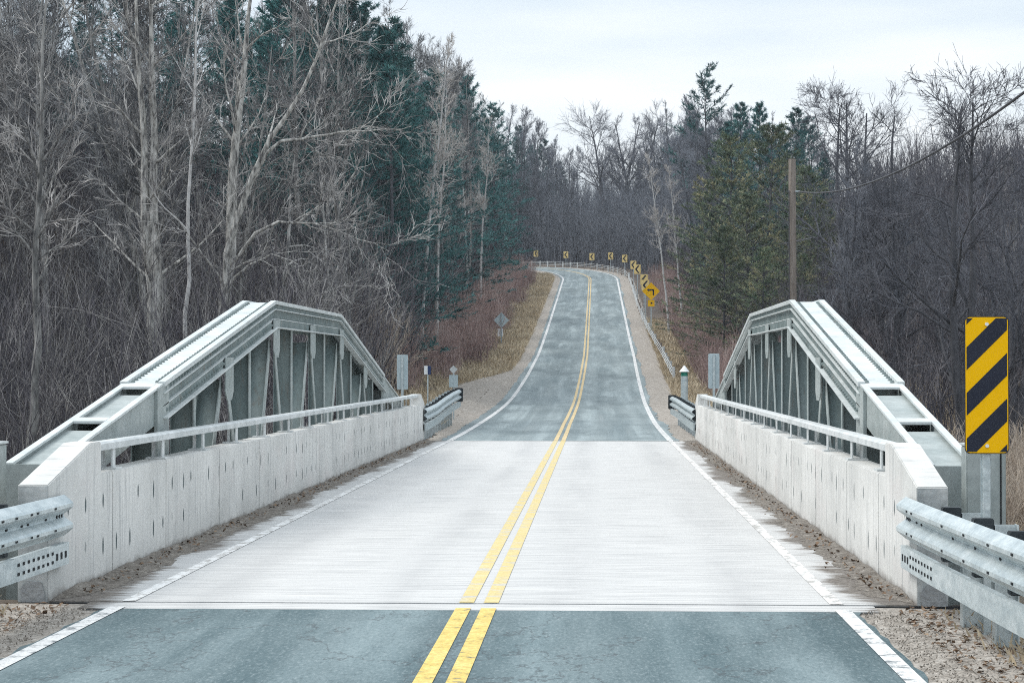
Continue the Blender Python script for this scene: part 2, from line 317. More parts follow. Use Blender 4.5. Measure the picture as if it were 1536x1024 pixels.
# painted lines
def line(name, y0, y1, d0, w, mat, dz=.009, dy=.5): return tag(ribbon(name, y0, y1, dy, d0-w/2, d0+w/2, dz, mat), kind='structure')
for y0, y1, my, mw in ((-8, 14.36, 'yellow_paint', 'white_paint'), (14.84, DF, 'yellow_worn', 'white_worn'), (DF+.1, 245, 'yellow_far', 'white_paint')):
    wy = .11 if y0 < 40 else .10
    line('centre_line', y0, y1, -.092, wy, M[my]); line('centre_line', y0, y1, .092, wy, M[my])
    wl = .115 if y0 < 14 else .10 if y0 < 40 else .15
    line('edge_line', y0, y1, -2.62, wl, M[mw]); line('edge_line', y0, y1, 2.64, wl, M[mw])
# sand banked along the parapets
for s in (-1, 1):
    Y = np.arange(14.9, DF, .12); u = np.linspace(0, 1, 9)
    wd = .26+.12*vnoise(Y, Y*.3, .8, 3+s)+rng.normal(0, .03, len(Y))
    wd = wd*np.clip((Y-14.9)/.5, .05, 1); X = s*(3.215-u[None]*wd[:, None]); Z = .006+((.035+.02*vnoise(Y, Y, .6, 5))*np.clip((Y-14.9)/.6, 0, 1))[:, None]*(1-u)[None]**1.5+rng.normal(0, .004, X.shape)*(u < .95)
    Z = np.maximum(Z, .0055); i = np.arange(X.size).reshape(X.shape)
    me = np_mesh('sand', np.stack([X, np.repeat(Y[:, None], 9, 1), Z], -1), np.stack([i[:-1, :-1], i[:-1, 1:], i[1:, 1:], i[1:, :-1]], -1))
    tag(link('sand', me, M['grit']), 'brown sand swept up along the foot of the %s parapet' % ('left' if s < 0 else 'right'), 'sand', kind='stuff')
# creek and abutments under the bridge
b = MB(); b.box(-60, 60, 22, 40, -3.3, -2.45); M['water'] = mk('creek_water', [(.3, (.03, .035, .03)), (.7, (.05, .055, .05))], 1, .1); tag(b.build('creek', M['water']), kind='structure')
b = MB(); b.box(-4.2, 4.2, 14.42, 16.4, -3.2, -.62); b.box(-4.2, 4.2, 45.4, 47.6, -3.2, -.62); tag(b.build('abutment', M['rough_concrete']), kind='structure')

# ------------------------------------------------------------------ parapets with their handrails
YE0, YE1 = 14.8, 47.6
for s in (-1, 1):
    sd = 'left' if s < 0 else 'right'
    T = thing('parapet', 'pale concrete parapet with white handrail along the %s edge of the deck' % sd, 'parapet', (s*3.335, 31.2, 0), 'bridge parapets'); off = (s*3.335, 31.2, 0)
    xi, xo = s*3.22, s*3.45; b = MB(off); tp = .875
    b.ext([(YE0, -.6), (YE0, .875), (16.05, 1.14), (16.4, 1.14), (16.4, tp), (16.79, tp), (16.79, -.6)], xi, xo)
    cuts = [16.8, 18.9, 21.6, 24.2, 26.9, 29.5, 32.2, 34.8, 37.5, 40.1, 42.8, 45.0]
    for p, q in zip(cuts[:-1], cuts[1:]): b.ext([(p+.006, -.6), (p+.006, tp), (q-.006, tp), (q-.006, -.6)], xi, xo)
    b.ext([(45.006, -.6), (45.006, tp), (46.4, tp), (46.4, 1.13), (46.7, 1.13), (YE1, .9), (YE1, -.6)], xi, xo)
    b.build('wall', M['parapet'], T, bevel=.008)
    b = MB(off); b.box(s*3.24, s*3.43, 16.8, 45.0, -.5, .83); b.build('wall_core', M['rough_concrete'], T)
    b = MB(off); b.box(s*3.225, s*3.445, YE0-.004, YE0+.01, .0, .865); b.build('end_face', M['end_concrete_shaded'], T)
    b = MB(off)                            # spalled patch at the foot of the end face
    pts = [(-.06, 0), (-.07, .10), (-.03, .16), (.05, .15), (.07, .07), (.075, 0)]
    b.ext_y([(s*3.335+q*1.3, z) for q, z in pts], YE0-.016, YE0+.01); b.build('spalled_patch', M['rough_concrete'], T)
    b = MB(off); xr = s*3.335
    b.ext_y([(xr-.065, 1.055), (xr-.065, 1.108), (xr-.045, 1.125), (xr+.045, 1.125), (xr+.065, 1.108), (xr+.065, 1.055)], 16.41, 46.38)
    b.build('handrail', M['rail_paint'], T)
    for k in range(15):
        y = 17.1+1.97*k; b = MB(off)
        b.box(xr-.095, xr+.095, y-.11, y+.11, tp+.001, tp+.018)
        for q in (-.045, .045): b.box(xr+q-.007, xr+q+.007, y-.05, y+.05, tp+.018, 1.054)
        b.build('rail_post', M['rail_paint'], T)

# ------------------------------------------------------------------ pony trusses
XI, XO = 3.52, 3.88
prof = [(16.0, .97), (20.0, 1.58), (27.0, 2.63), (34.0, 2.63), (41.0, 1.58), (45.0, .97)]
def ztop(y): return float(np.interp(y, [p[0] for p in prof], [p[1] for p in prof]))
def band(y0, y1, a, c):                   # a strip of the chord between two depths below its top
    return [(y0, ztop(y0)-a), (y1, ztop(y1)-a), (y1, ztop(y1)-c), (y0, ztop(y0)-c)]
def rivet(b, s, kind, y, dep, x):
    z = ztop(y)-dep; r, h, n = .027, .022, 6
    if kind == 'side': pts = [(x, y+r*math.cos(q), z+r*math.sin(q)) for q in np.arange(n)*2*math.pi/n]+[(x-s*h, y+r*.55*math.cos(q), z+r*.55*math.sin(q)) for q in np.arange(n)*2*math.pi/n]
    else: pts = [(x+r*math.cos(q), y+r*math.sin(q), z) for q in np.arange(n)*2*math.pi/n]+[(x+r*.55*math.cos(q), y+r*.55*math.sin(q), z+h) for q in np.arange(n)*2*math.pi/n]
    b.poly(pts, [(i, (i+1) % n, n+(i+1) % n, n+i) for i in range(n)]+[tuple(range(n, 2*n))])
for s in (-1, 1):
    sd = 'left' if s < 0 else 'right'
    T = thing('pony_truss', 'grey green riveted steel truss with arched top chord standing behind the %s parapet' % sd, 'truss', (s*3.7, 30.5, 0), 'bridge trusses'); off = (s*3.7, 30.5, 0)
    X = lambda q: s*q
    def E(b, yz, x0, x1): b.ext(yz, X(x0), X(x1))
    # top chord
    b = MB(off); lt = MB(off)
    for y0, y1 in ((20.0, 27.0), (27.0, 34.0), (34.0, 41.0)):
        E(b, band(y0, y1, .02, .33), XI, XI+.016); E(b, band(y0, y1, .02, .33), XO-.016, XO)
        E(lt, band(y0, y1, .0, .02), XI-.05, XO+.05)                       # cover plate
        E(b, band(y0, y1, .02, .085), XI-.018, XI)                         # upper angle
        E(b, band(y0, y1, .225, .33), XI-.03, XI); E(lt, band(y0, y1, .33, .345), XI-.085, XI+.016)   # lower angle
        E(lt, band(y0, y1, .215, .225), XI-.034, XI); E(lt, band(y0, y1, .085, .095), XI-.05, XI)
        E(b, band(y0, y1, .225, .33), XO, XO+.03); E(b, band(y0, y1, .33, .345), XO-.016, XO+.06)
        E(lt, band(y0, y1, -.028, -.0005), XI-.052, XI+.02); E(lt, band(y0, y1, -.028, -.0005), XO-.02, XO+.052)
        if y0 != 27.0:
            for y in np.arange(y0+.12, y1-.08, .14):
                rivet(b, s, 'side', y, .052, X(XI-.018)); rivet(b, s, 'side', y+.03, .275, X(XI-.03))
                rivet(b, s, 'top', y, .0, X(XI+.055)); rivet(b, s, 'top', y, .0, X(XO-.055))
    b.build('top_chord', M['truss'], T); lt.build('cover_plate', M['truss_toplit'], T)
    # end posts: two webs, a recessed plate and batten plates over open slots
    for y0, y1, e in ((16.0, 19.99, 16.0), (41.01, 45.0, 45.0)):
        b = MB(off); lt = MB(off)
        E(b, band(y0, y1, .015, .37), XI, XI+.016); E(b, band(y0, y1, .015, .37), XO-.016, XO)
        E(lt, band(y0, y1, -.01, .012), XI-.03, XI+.035); E(lt, band(y0, y1, -.01, .012), XO-.035, XO+.03)
        md = MB(off); cuts_ = [y0, (y0+y1)/2+(.1 if e < 30 else -.1), y1]
        for p0, p1 in zip(cuts_[:-1], cuts_[1:]):
            lo_, hi_ = (p0, p1) if e < 30 else (p1, p0); sg = 1 if e < 30 else -1      # slot and batten at the upper end of each length
            A_ = lambda u, v: tuple(sorted((u, v)))
            E(md, band(*A_(lo_+sg*.01, hi_-sg*.38), .045, .06), XI+.017, XO-.017)
            E(lt, band(*A_(hi_-sg*.22, hi_-sg*.03), -.012, .011), XI+.036, XO-.036)
        E(md, band(y0, y1, .24, .255), XI+.017, XO-.017) if 0 else None
        E(b, band(y0, y1, .355, .37), XI+.017, XO-.017)
        yo = e+(.9 if e < 30 else -.9)
        for x0, x1 in ((XI, XI+.016), (XO-.016, XO)):
            E(b, [(e, ztop(e)-.37), (e, -.6), (yo, -.6), (yo, ztop(yo)-.37)], x0, x1)
        E(b, [(e-.008, ztop(e)-.0), (e+.008, ztop(e)-.0), (e+.008, -.6), (e-.008, -.6)], XI-.03, XO+.03)
        p = b.build('end_post', M['truss_lit'], T); lt.build('batten_plate', M['truss_toplit'], p); md.build('recessed_plate', M['truss_lit'], p)
    b = MB(off); b.box(X(XI), X(XO), 16, 45, -.8, -.5); b.build('bottom_chord', M['truss'], T)
    def member(name, y0, z0, y1, z1, w, wd=1):
        L = math.hypot(y1-y0, z1-z0); ny_, nz_ = -(z1-z0)/L, (y1-y0)/L
        P = lambda h: [(y0+ny_*h, z0+nz_*h), (y1+ny_*h, z1+nz_*h), (y1-ny_*h, z1-nz_*h), (y0-ny_*h, z0-nz_*h)]
        b = MB(off); f = MB(off)
        E(f, P(w/2), XI+.001, XI+.014); 
        if wd: E(b, P(w/2), XI+.25, XI+.263)
        if wd: E(b, P(.007), XI+.014, XI+.25)
        if not wd: f.build(name, M['truss_lit'], T); return           # a slim tie, one plate
        p = b.build(name, M['truss'], T); f.build('flange', M['truss_lit'], p)
    nodes = [20+3.5*k for k in range(7)]
    for k, y in enumerate(nodes):
        zc = ztop(y)
        if k in (0, 6):                    # broad posts where the end posts start
            b = MB(off); w = .27
            E(b, [(y-w, zc-.0-(.04 if k == 0 else 0)), (y+w, zc-.0-(.04 if k == 6 else 0)), (y+w, -.6), (y-w, -.6)], XI-.034, XI-.001); b.build('gusset_plate', M['truss_lit'], T)
            member('vertical', y, zc-.3, y, -.6, .3)
        else:
            b = MB(off); w = .25
            E(b, [(y-w, zc-.235-abs(.0)), (y+w, zc-.235), (y+w*1.02, zc-.64), (y+w*.55, zc-.74), (y-w*.55, zc-.74), (y-w*1.02, zc-.64)], XI-.062, XI-.048)
            b.build('gusset_plate', M['truss_lit'], T)
        if k < 6:
            ym = y+1.75; member('vertical', ym, ztop(ym)-.33, ym, -.6, .12)
            member('diagonal', y+.16, zc-.5, ym-.2, -.6, .14, 0); y2 = nodes[k+1]
            member('diagonal', y2-.16, ztop(y2)-.5, ym+.2, -.6, .14)

# ------------------------------------------------------------------ guard rails
WP = [(.012,0),(.068,.045),(.083,.062),(.083,.088),(.068,.105),(.014,.143),(.008,.156),(.014,.169),(.068,.207),(.083,.224),(.083,.250),(.068,.267),(.012,.312)]
WPC = WP+[(a-.005, z) for a, z in reversed(WP)]
def guardrail(label, path, posts, side, endf=None, rub=True, lift=None, slots_at=(), block_end=None, zoff=0):
    lf = lift or (lambda y: 0.)
    P = [(x, y, lf(y)) for x, y in path]; x0, y0, _ = P[0]
    T = thing('guardrail', label, 'guard rail', (x0, y0, 0), 'guard rails at the bridge corners'); off = (x0, y0, 0)
    xof = lambda y: float(np.interp(y, sorted(p[1] for p in P), [p[0] for p in sorted(P, key=lambda q: q[1])]))
    b = MB(off); b.sweep([(x, y, z+.468) for x, y, z in P], WPC, side); bb, nb_ = b, len(b.f)
    if rub:
        C = [(.0,0),(.05,0),(.05,.165),(.0,.165),(.0,.155),(.042,.155),(.042,.01),(.0,.01)]
        b = MB(off); b.sweep([(x, y, z+.255) for x, y, z in P], C, side); b.build('rub_rail', M['galv'], T)
    sx = -1 if P[0][0] > 0 else 1          # towards the road
    for y in posts:
        x = xof(y); z = lf(y); b = MB(off); xb = x-sx*.21
        g0 = float(terrain(xb, y))-.3
        b.box(xb-.075, xb-.067, y-.05, y+.05, g0, .76+z); b.box(xb+.067, xb+.075, y-.05, y+.05, g0, .76+z); b.box(xb-.067, xb+.067, y-.005, y+.005, g0, .76+z)
        b.build('post', M['galv'], T)
        b = MB(off); q = sorted((x-sx*.005, x-sx*.13)); b.box(q[0], q[1], y-.05, y+.05, .43+z, .80+z); b.build('block', M['block'], T, bevel=.006)
    b = bb
    def slot(y, z, n, w=.035, h=.012):
        x = xof(y)+sx*n; b.box(x-.004, x+.004, y-w/2, y+w/2, z-h/2, z+h/2)
    for y in slots_at:                     # bolt holes of the end shoe and the splice
        z = lf(y)
        for dz in (.075, .237): slot(y, .468+dz+z, .083, .05, .014)
        slot(y, .468+.156+z, .010, .045, .016)
    if rub and slots_at:
        e = P[0][1]; sg = -1 if P[1][1] < P[0][1] else 1
        for i in range(11):
            for dz in ((.05, .115) if i > 2 else (.08,)):
                slot(e+sg*(.10+.12*i), .255+dz+lf(e), .05, .045, .022 if i > 2 else .05)
        for i in range(3): slot(e+sg*(.07+.07*i), .468+.156, .011, .03, .05)
    b.build('beam', M['galv'], T, mat2=M['slot'], n2=nb_)
    if block_end:
        y = block_end; x = xof(y); z = lf(y); b = MB(off)
        b.box(x-.12, x+.12, y-.06, y+.06, .40+z, .82+z); b.build('end_terminal', M['block'], T, bevel=.02)
    return T
guardrail('galvanised guard rail at the near right corner, running past the striped marker post', [(3.205, 15.15), (3.205, 14.8), (3.215, 13.9), (3.235, 13), (3.26, 11.8), (3.3, 10.5), (3.36, 9), (3.45, 7.5), (3.6, 6)], [13.75, 12.75, 11.75, 10.7, 9.6, 8.5, 7.4], 1,
          slots_at=(14.65, 14.45, 13.3, 12.6, 11.9, 11.3))
guardrail('galvanised guard rail entering at the left edge, bolted to the near left parapet end', [(-3.205, 15.15), (-3.205, 14.8), (-3.215, 13.9), (-3.235, 13), (-3.26, 11.8), (-3.3, 10.5), (-3.36, 9), (-3.45, 7.5), (-3.6, 6)], [13.75, 12.75, 11.75, 10.7, 9.6, 8.5, 7.4], -1,
          slots_at=(14.65, 14.2, 14.05, 13.7, 13.4))
upl = lambda y: .32*float(sm(48, 60, y)); upr = lambda y: .12*float(sm(48, 60, y))
guardrail('short guard rail with posts leading away from the far left parapet end', [(-3.205, 47.2), (-3.205, 48), (-3.22, 51), (-3.24, 54), (-3.22, 57), (-3.24, 60)], [48.3+1.05*i for i in range(11)], 1, lift=upl, block_end=59.9)
guardrail('short guard rail leading away from the far right parapet end', [(3.205, 47.2), (3.205, 48), (3.2, 51), (3.18, 54), (3.16, 57), (3.12, 59.5)], [48.3+1.05*i for i in range(11)], -1, lift=upr, block_end=59.3)

# ------------------------------------------------------------------ object markers (striped hazard boards)
def rounded(cx, cz, w, h, r, n=5):
    p = []
    for sx, sz, a0 in ((1, 1, 0), (-1, 1, 90), (-1, -1, 180), (1, -1, 270)):
        for i in range(n+1):
            q = R_(a0+90*i/n); p.append((cx+sx*(w/2-r)+r*math.cos(q), cz+sz*(h/2-r)+r*math.sin(q)))
    return p
def clip_rect(poly, x0, x1, z0, z1):
    def cl(P, f, ip):
        o = []
        for i in range(len(P)):
            a, c = P[i-1], P[i]
            if f(c):
                if not f(a): o.append(ip(a, c))
                o.append(c)
            elif f(a): o.append(ip(a, c))
        return o
    for ax, v, sg in ((0, x0, 1), (0, x1, -1), (1, z0, 1), (1, z1, -1)):
        if poly: poly = cl(poly, lambda p: sg*(p[ax]-v) >= 0, lambda a, c: tuple(a[k]+(c[k]-a[k])*(v-a[ax])/(c[ax]-a[ax]) for k in (0, 1)))
    return poly
def u_post(b, x, y, z0, z1):
    b.box(x-.015, x+.015, y-.003, y+.003, z0, z1)
    for q in (-1, 1): b.box(x+q*.018-.003, x+q*.018+.003, y-.003, y+.03, z0, z1); b.box(x+q*.027-.006, x+q*.027+.006, y+.031, y+.034, z0, z1)
def marker(x, y, zc, face, label, w=.29, h=.905):
    T = thing('object_marker', label, 'marker sign', (x, y, 0), 'striped object markers at the bridge ends'); off = (x, y, 0)
    g0 = float(terrain(x, y))-.2; f = -1 if face else 1
    b = MB(off); u_post(b, x, y+(.012 if face else -.045), g0, zc+.42); b.build('post', M['galv'], T)
    b = MB(off); b.ext_y(rounded(x, zc, w, h, .035), y, y+f*.006); b.build('panel', M['sign_black'] if face else M['sign_back'], T)
    yf = y+f*.0062
    b = MB(off); b.ext_y(rounded(x, zc, w-.012, h-.012, .03), yf, yf+f*.002); b.build('yellow_face', M['sign_yellow'], T)
    b = MB(off); e = .013
    for k in range(-3, 4):
        c0 = zc+.335+k*.3; ps = [(x-w, c0-w*1.0-.105), (x+w, c0+w*1.0-.105), (x+w, c0+w+.045), (x-w, c0-w+.045)]
        p = clip_rect(ps, x-w/2+e, x+w/2-e, zc-h/2+e, zc+h/2-e)
        if len(p) > 2: b.ext_y(p, yf+f*.0022, yf+f*.004)
    b.build('black_stripes', M['sign_black'], T)
    b = MB(off)
    for q in (.40, -.40): b.cyl((x, yf, zc+q*1.0), (x, yf+f*.012, zc+q), .012)
    b.build('bolts', M['white'], T)
    return T
p = at(1474, 577, 13.3); marker(p[0], 13.3, p[2], True, 'tall yellow and black striped hazard board facing us beside the near right guard rail')
p = at(603, 577, 52.); marker(p[0], 52., 1.63, False, 'grey back of hazard board on its post behind the far left parapet end')
p = at(1070, 577, 52.); marker(p[0], 52., 1.66, False, 'grey back of hazard board on its post behind the far right parapet end')
# grey steel end pillars by the near truss feet
for s in (-1, 1):
    T = thing('end_pillar', 'grey steel box pillar %s' % ('behind the striped hazard board' if s > 0 else 'cut by the left edge of the picture'), 'pillar', (s*3.85, 15.5, 0), 'steel pillars at the near truss ends'); off = (s*3.85, 15.5, 0)
    px_ = 0 if s > 0 else .09
    b = MB(off); b.box(s*(3.70+px_), s*(4.00+px_), 15.44, 15.66, -1.2, 1.15); b.build('shaft', M['truss_lit'], T, bevel=.01)
    b = MB(off); b.box(s*(3.69+px_), s*(4.01+px_), 15.43, 15.67, 1.152, 1.168); b.build('cap_plate', M['truss_toplit'], T)
    b = MB(off); b.box(s*(3.955+px_), s*(3.965+px_), 15.432, 15.439, -1.0, 1.12); b.build('seam', M['slot'], T)

# ------------------------------------------------------------------ signs along the far road
def sign_post(T, off, x, y, z0, z1, r=.03, mat='galv'):
    b = MB(off); b.box(x-r, x+r, y+.02, y+.02+2*r, z0, z1); b.build('post', M[mat], T)
chev_words = ['nearest chevron board, standing close behind the yellow turn sign', 'second chevron board, showing just above the nearest one', 'third chevron board going up the hill, lower of the overlapping middle two',
              'fourth chevron board going up the hill, upper of the overlapping middle two', 'fifth chevron board, standing alone where the road starts to bend',
              'sixth chevron board on the bend, fourth from its far end', 'seventh chevron board on the bend, third from its far end',
              'eighth chevron board on the bend, last but one at its far end', 'farthest chevron board, at the left end of the bend']
for i, (px, py, Y) in enumerate([(968, 428, 139), (966, 419.5, 146), (956, 404, 166), (950, 397.5, 184), (937, 388, 203), (916, 384, 212), (888, 385, 219), (849, 382, 229), (804, 380, 237)]):
    p = at(px, py, Y); x, z = p[0], p[2]; g0 = float(terrain(x, Y))
    T = thing('chevron_sign', chev_words[i], 'chevron sign', (x, Y, g0), 'chevron boards round the bend'); off = (x, Y, g0)
    sign_post(T, off, x, Y, g0-.3, z+.3)
    w, h = .54, .76
    b = MB(off); b.ext_y(rounded(x, z, w, h, .04), Y, Y-.008); b.build('panel', M['sign_pale'], T)
    b = MB(off); a = .17; t = .2
    b.ext_y([(x-.20, z), (x+.05, z+.31), (x+.18, z+.31), (x-.05, z), (x+.18, z-.31), (x+.05, z-.31)], Y-.009, Y-.014); b.build('chevron', M['sign_black'], T)
def diamond(x, z, r): return [(x, z-r), (x+r, z), (x, z+r), (x-r, z)]
p = at(976.5, 437, 126); x, Y, z = p; g0 = float(terrain(x, Y))
T = thing('turn_sign', 'yellow diamond warning sign with a black left turn arrow on a tall post', 'warning sign', (x, Y, g0)); off = (x, Y, g0)
sign_post(T, off, x, Y, g0-.3, z+.4, .035)
b = MB(off); b.ext_y(diamond(x, z, .56), Y, Y-.008); b.build('panel', M['sign_yellow'], T)
b = MB(off); k = lambda pts: b.ext_y([(x+u, z+w) for u, w in pts], Y-.009, Y-.013)
k([(.10, -.25), (.19, -.25), (.19, .13), (.10, .13)]); k([(-.12, .04), (.10, .04), (.10, .13), (-.12, .13)]); k([(-.12, -.02), (-.12, .19), (-.27, .085)]); b.build('arrow', M['sign_black'], T)
b = MB(off); b.box(x-.21, x+.21, Y-.008, Y, z-.95, z-.55); b.build('tab_panel', M['sign_yellow'], T)
b = MB(off); b.box(x-.03, x+.08, Y-.012, Y-.009, z-.80, z-.68); b.build('tab_mark', M['sign_black'], T)
p = at(752, 480, 118); x, Y, z = p; g0 = float(terrain(x, Y))
T = thing('warning_sign', 'grey back of a diamond warning sign on the left verge', 'warning sign', (x, Y, g0)); off = (x, Y, g0)
b = MB(off); b.box(x-.035, x+.035, Y-.09, Y-.02, g0-.3, z+.45); b.build('post', M['galv_dull'], T)
b = MB(off); b.ext_y(diamond(x, z, .46), Y, Y+.008); b.build('panel', M['sign_back'], T)
b = MB(off); b.box(x-.22, x+.1, Y, Y+.008, z-.95, z-.5); b.build('tab_panel', M['white'], T)
p = at(641, 555, 55); x, Y, z = p; g0 = float(terrain(x, Y))
T = thing('marker_sign', 'small white and navy marker plate on a thin post behind the far left guard rail', 'marker post', (x, Y, g0)); off = (x, Y, g0)
sign_post(T, off, x, Y, g0-.2, z+.1, .018)
b = MB(off); b.box(x-.1, x+.0, Y-.006, Y, z-.12, z+.12); b.build('white_plate', M['white'], T)
b = MB(off); b.box(x+.001, x+.09, Y-.006, Y, z-.12, z+.12); b.build('navy_plate', M['blue'], T)
p = at(680, 554, 62); x, Y, z = p; g0 = float(terrain(x, Y))
T = thing('diamond_marker', 'small grey diamond on a post at the end of the far left guard rail', 'marker post', (x, Y, g0)); off = (x, Y, g0)
sign_post(T, off, x, Y, g0-.2, z+.05, .022)
b = MB(off); b.ext_y(diamond(x, z, .13), Y, Y-.008); b.build('diamond_plate', M['rail_paint'], T)
b = MB(off); b.box(x-.14, x+.14, Y-.006, Y, z-.55, z-.17); b.build('back_plate', M['sign_back'], T)
p = at(1026, 556, 60.5); x, Y, z = p; g0 = float(terrain(x, Y))
T = thing('pipeline_marker', 'short white marker post with a pointed cap and green band by the far right rail', 'marker post', (x, Y, g0)); off = (x, Y, g0)
b = MB(off); b.cyl((x, Y, g0-.2), (x, Y, z-.16), .11, n=14); b.build('post', M['galv'], T)
b = MB(off); b.cyl((x, Y, z-.158), (x, Y, z-.03), .10, n=14); b.build('green_band', M['green'], T)
b = MB(off); b.cyl((x, Y, z-.028), (x, Y, z+.16), .16, .015, n=14); b.build('pointed_cap', M['white'], T)
# cable guard rail on the outside of the climb and the bend
T = thing('cable_guardrail', 'low cable guard rail on white posts round the outside of the bend', 'guard rail', (4.3, 92, 1.2)); off = (4.3, 92, 1.2)
top = []; Y = 92.
while Y < 243:
    dd = 4.25-.45*float(sm(92, 150, Y)); x = float(xc(Y))+dd; g0 = float(terrain(x, Y)); b = MB(off)
    lean = random.uniform(-.04, .04)
    b.cyl((x, Y, g0-.2), (x+lean, Y, g0+.72+random.uniform(-.06, .06)), .075, .07, n=8); b.build('post', M['rail_paint'] if random.random() < .75 else M['pole'], T)
    top.append((x-.08, Y, g0+.62)); Y += 3.6 if Y < 190 else 3.0-(Y-190)*.028
for dz in (0, -.16, -.32):
    b = MB(off)
    for p, q in zip(top[:-1], top[1:]): b.cyl((p[0], p[1], p[2]+dz), (q[0], q[1], q[2]+dz), .015, n=6)
    b.build('cable', M['rail_paint'], T)
# utility pole and its wire
p = at(1187, 240, 70); x, Y, zt = p; g0 = float(terrain(x, Y))
T = thing('utility_pole', 'weathered wooden utility pole rising behind the right truss', 'utility pole', (x, Y, g0)); off = (x, Y, g0)
b = MB(off); b.cyl((x+.02, Y, g0-1), (x, Y, zt), .15, .125, n=14); b.build('shaft', M['pole'], T, smooth=False)
b = MB(off); b.cyl((x+.1, Y-.13, 7.86), (x+.26, Y-.15, 7.86), .035, n=8); b.build('insulator', M['galv_dull'], T)
b = MB(off); b.cyl((x-.12, Y-.12, g0), (x-.12, Y-.115, 7.9), .022, n=6); b.build('ground_wire', M['wire'], T)
A = np.array([x+.22, Y-.15, 7.86]); B = np.array([8.87, 20., 7.86]); b = MB()
pts = [A+(B-A)*t-np.array([0, 0, 4*1.33*t*(1-t)]) for t in np.linspace(0, 1, 41)]
for p, q in zip(pts[:-1], pts[1:]): b.cyl(p, q, .027, n=6)
tag(b.build('overhead_wire', M['wire']), 'dark overhead wire sagging from the utility pole to the right edge', 'wire')

# ------------------------------------------------------------------ trees
def nrmz(v): return v/np.maximum(np.linalg.norm(v, axis=-1, keepdims=True), 1e-9)
def tubes(P, Rr, n):                      # many tubes at once: P (N,K,3), Rr (N,K)
    N, K, _ = P.shape; T = nrmz(np.gradient(P, axis=1)); t0 = nrmz(P[:, -1]-P[:, 0])
    ref = np.where(np.abs(t0[:, 2:3]) < .8, np.array([[0, 0, 1.]]), np.array([[1., 0, 0]]))[:, None, :]
    U = nrmz(np.cross(T, ref)); W = np.cross(T, U); a = np.arange(n)*2*np.pi/n
    V = P[:, :, None]+Rr[:, :, None, None]*(np.cos(a)[None, None, :, None]*U[:, :, None]+np.sin(a)[None, None, :, None]*W[:, :, None])
    i = np.arange(N*K*n).reshape(N, K, n); j = np.roll(i, -1, 2)
    Q = np.stack([i[:, :-1], j[:, :-1], j[:, 1:], i[:, 1:]], -1).reshape(-1, 4)
    return V.reshape(-1, 3), Q
def merge(parts):
    V, Q, n = [], [], 0
    for v, q in parts: V.append(v); Q.append(q+n); n += len(v)
    return np.concatenate(V), np.concatenate(Q)
def walk(r, S, D, L, K, wob, up):
    P = [S]; d = nrmz(D); st = (L/(K-1))[:, None]
    for k in range(K-1):
        P.append(P[-1]+d*st); d = nrmz(d+r.normal(0, wob, d.shape)+np.array([0, 0, up]))
    return np.stack(P, 1)
def sample(r, P, Rr, n, lo, hi):          # n starting points on each polyline, with local direction and radius
    N, K, _ = P.shape; t = r.uniform(lo, hi, (N, n))*(K-1); k = np.minimum(t.astype(int), K-2); f = (t-k)[..., None]; I = np.arange(N)[:, None]
    S = P[I, k]*(1-f)+P[I, k+1]*f; D = nrmz(P[I, k+1]-P[I, k]); q = Rr[I, k]*(1-f[..., 0])+Rr[I, k+1]*f[..., 0]
    return S.reshape(-1, 3), D.reshape(-1, 3), q.reshape(-1), (t/(K-1)).reshape(-1)
def splay(r, D, lo, hi):                  # directions leaning off D by an angle
    a = r.uniform(lo, hi, len(D))[:, None]; q = nrmz(np.cross(D, r.normal(0, 1, D.shape))); return D*np.cos(a)+q*np.sin(a)
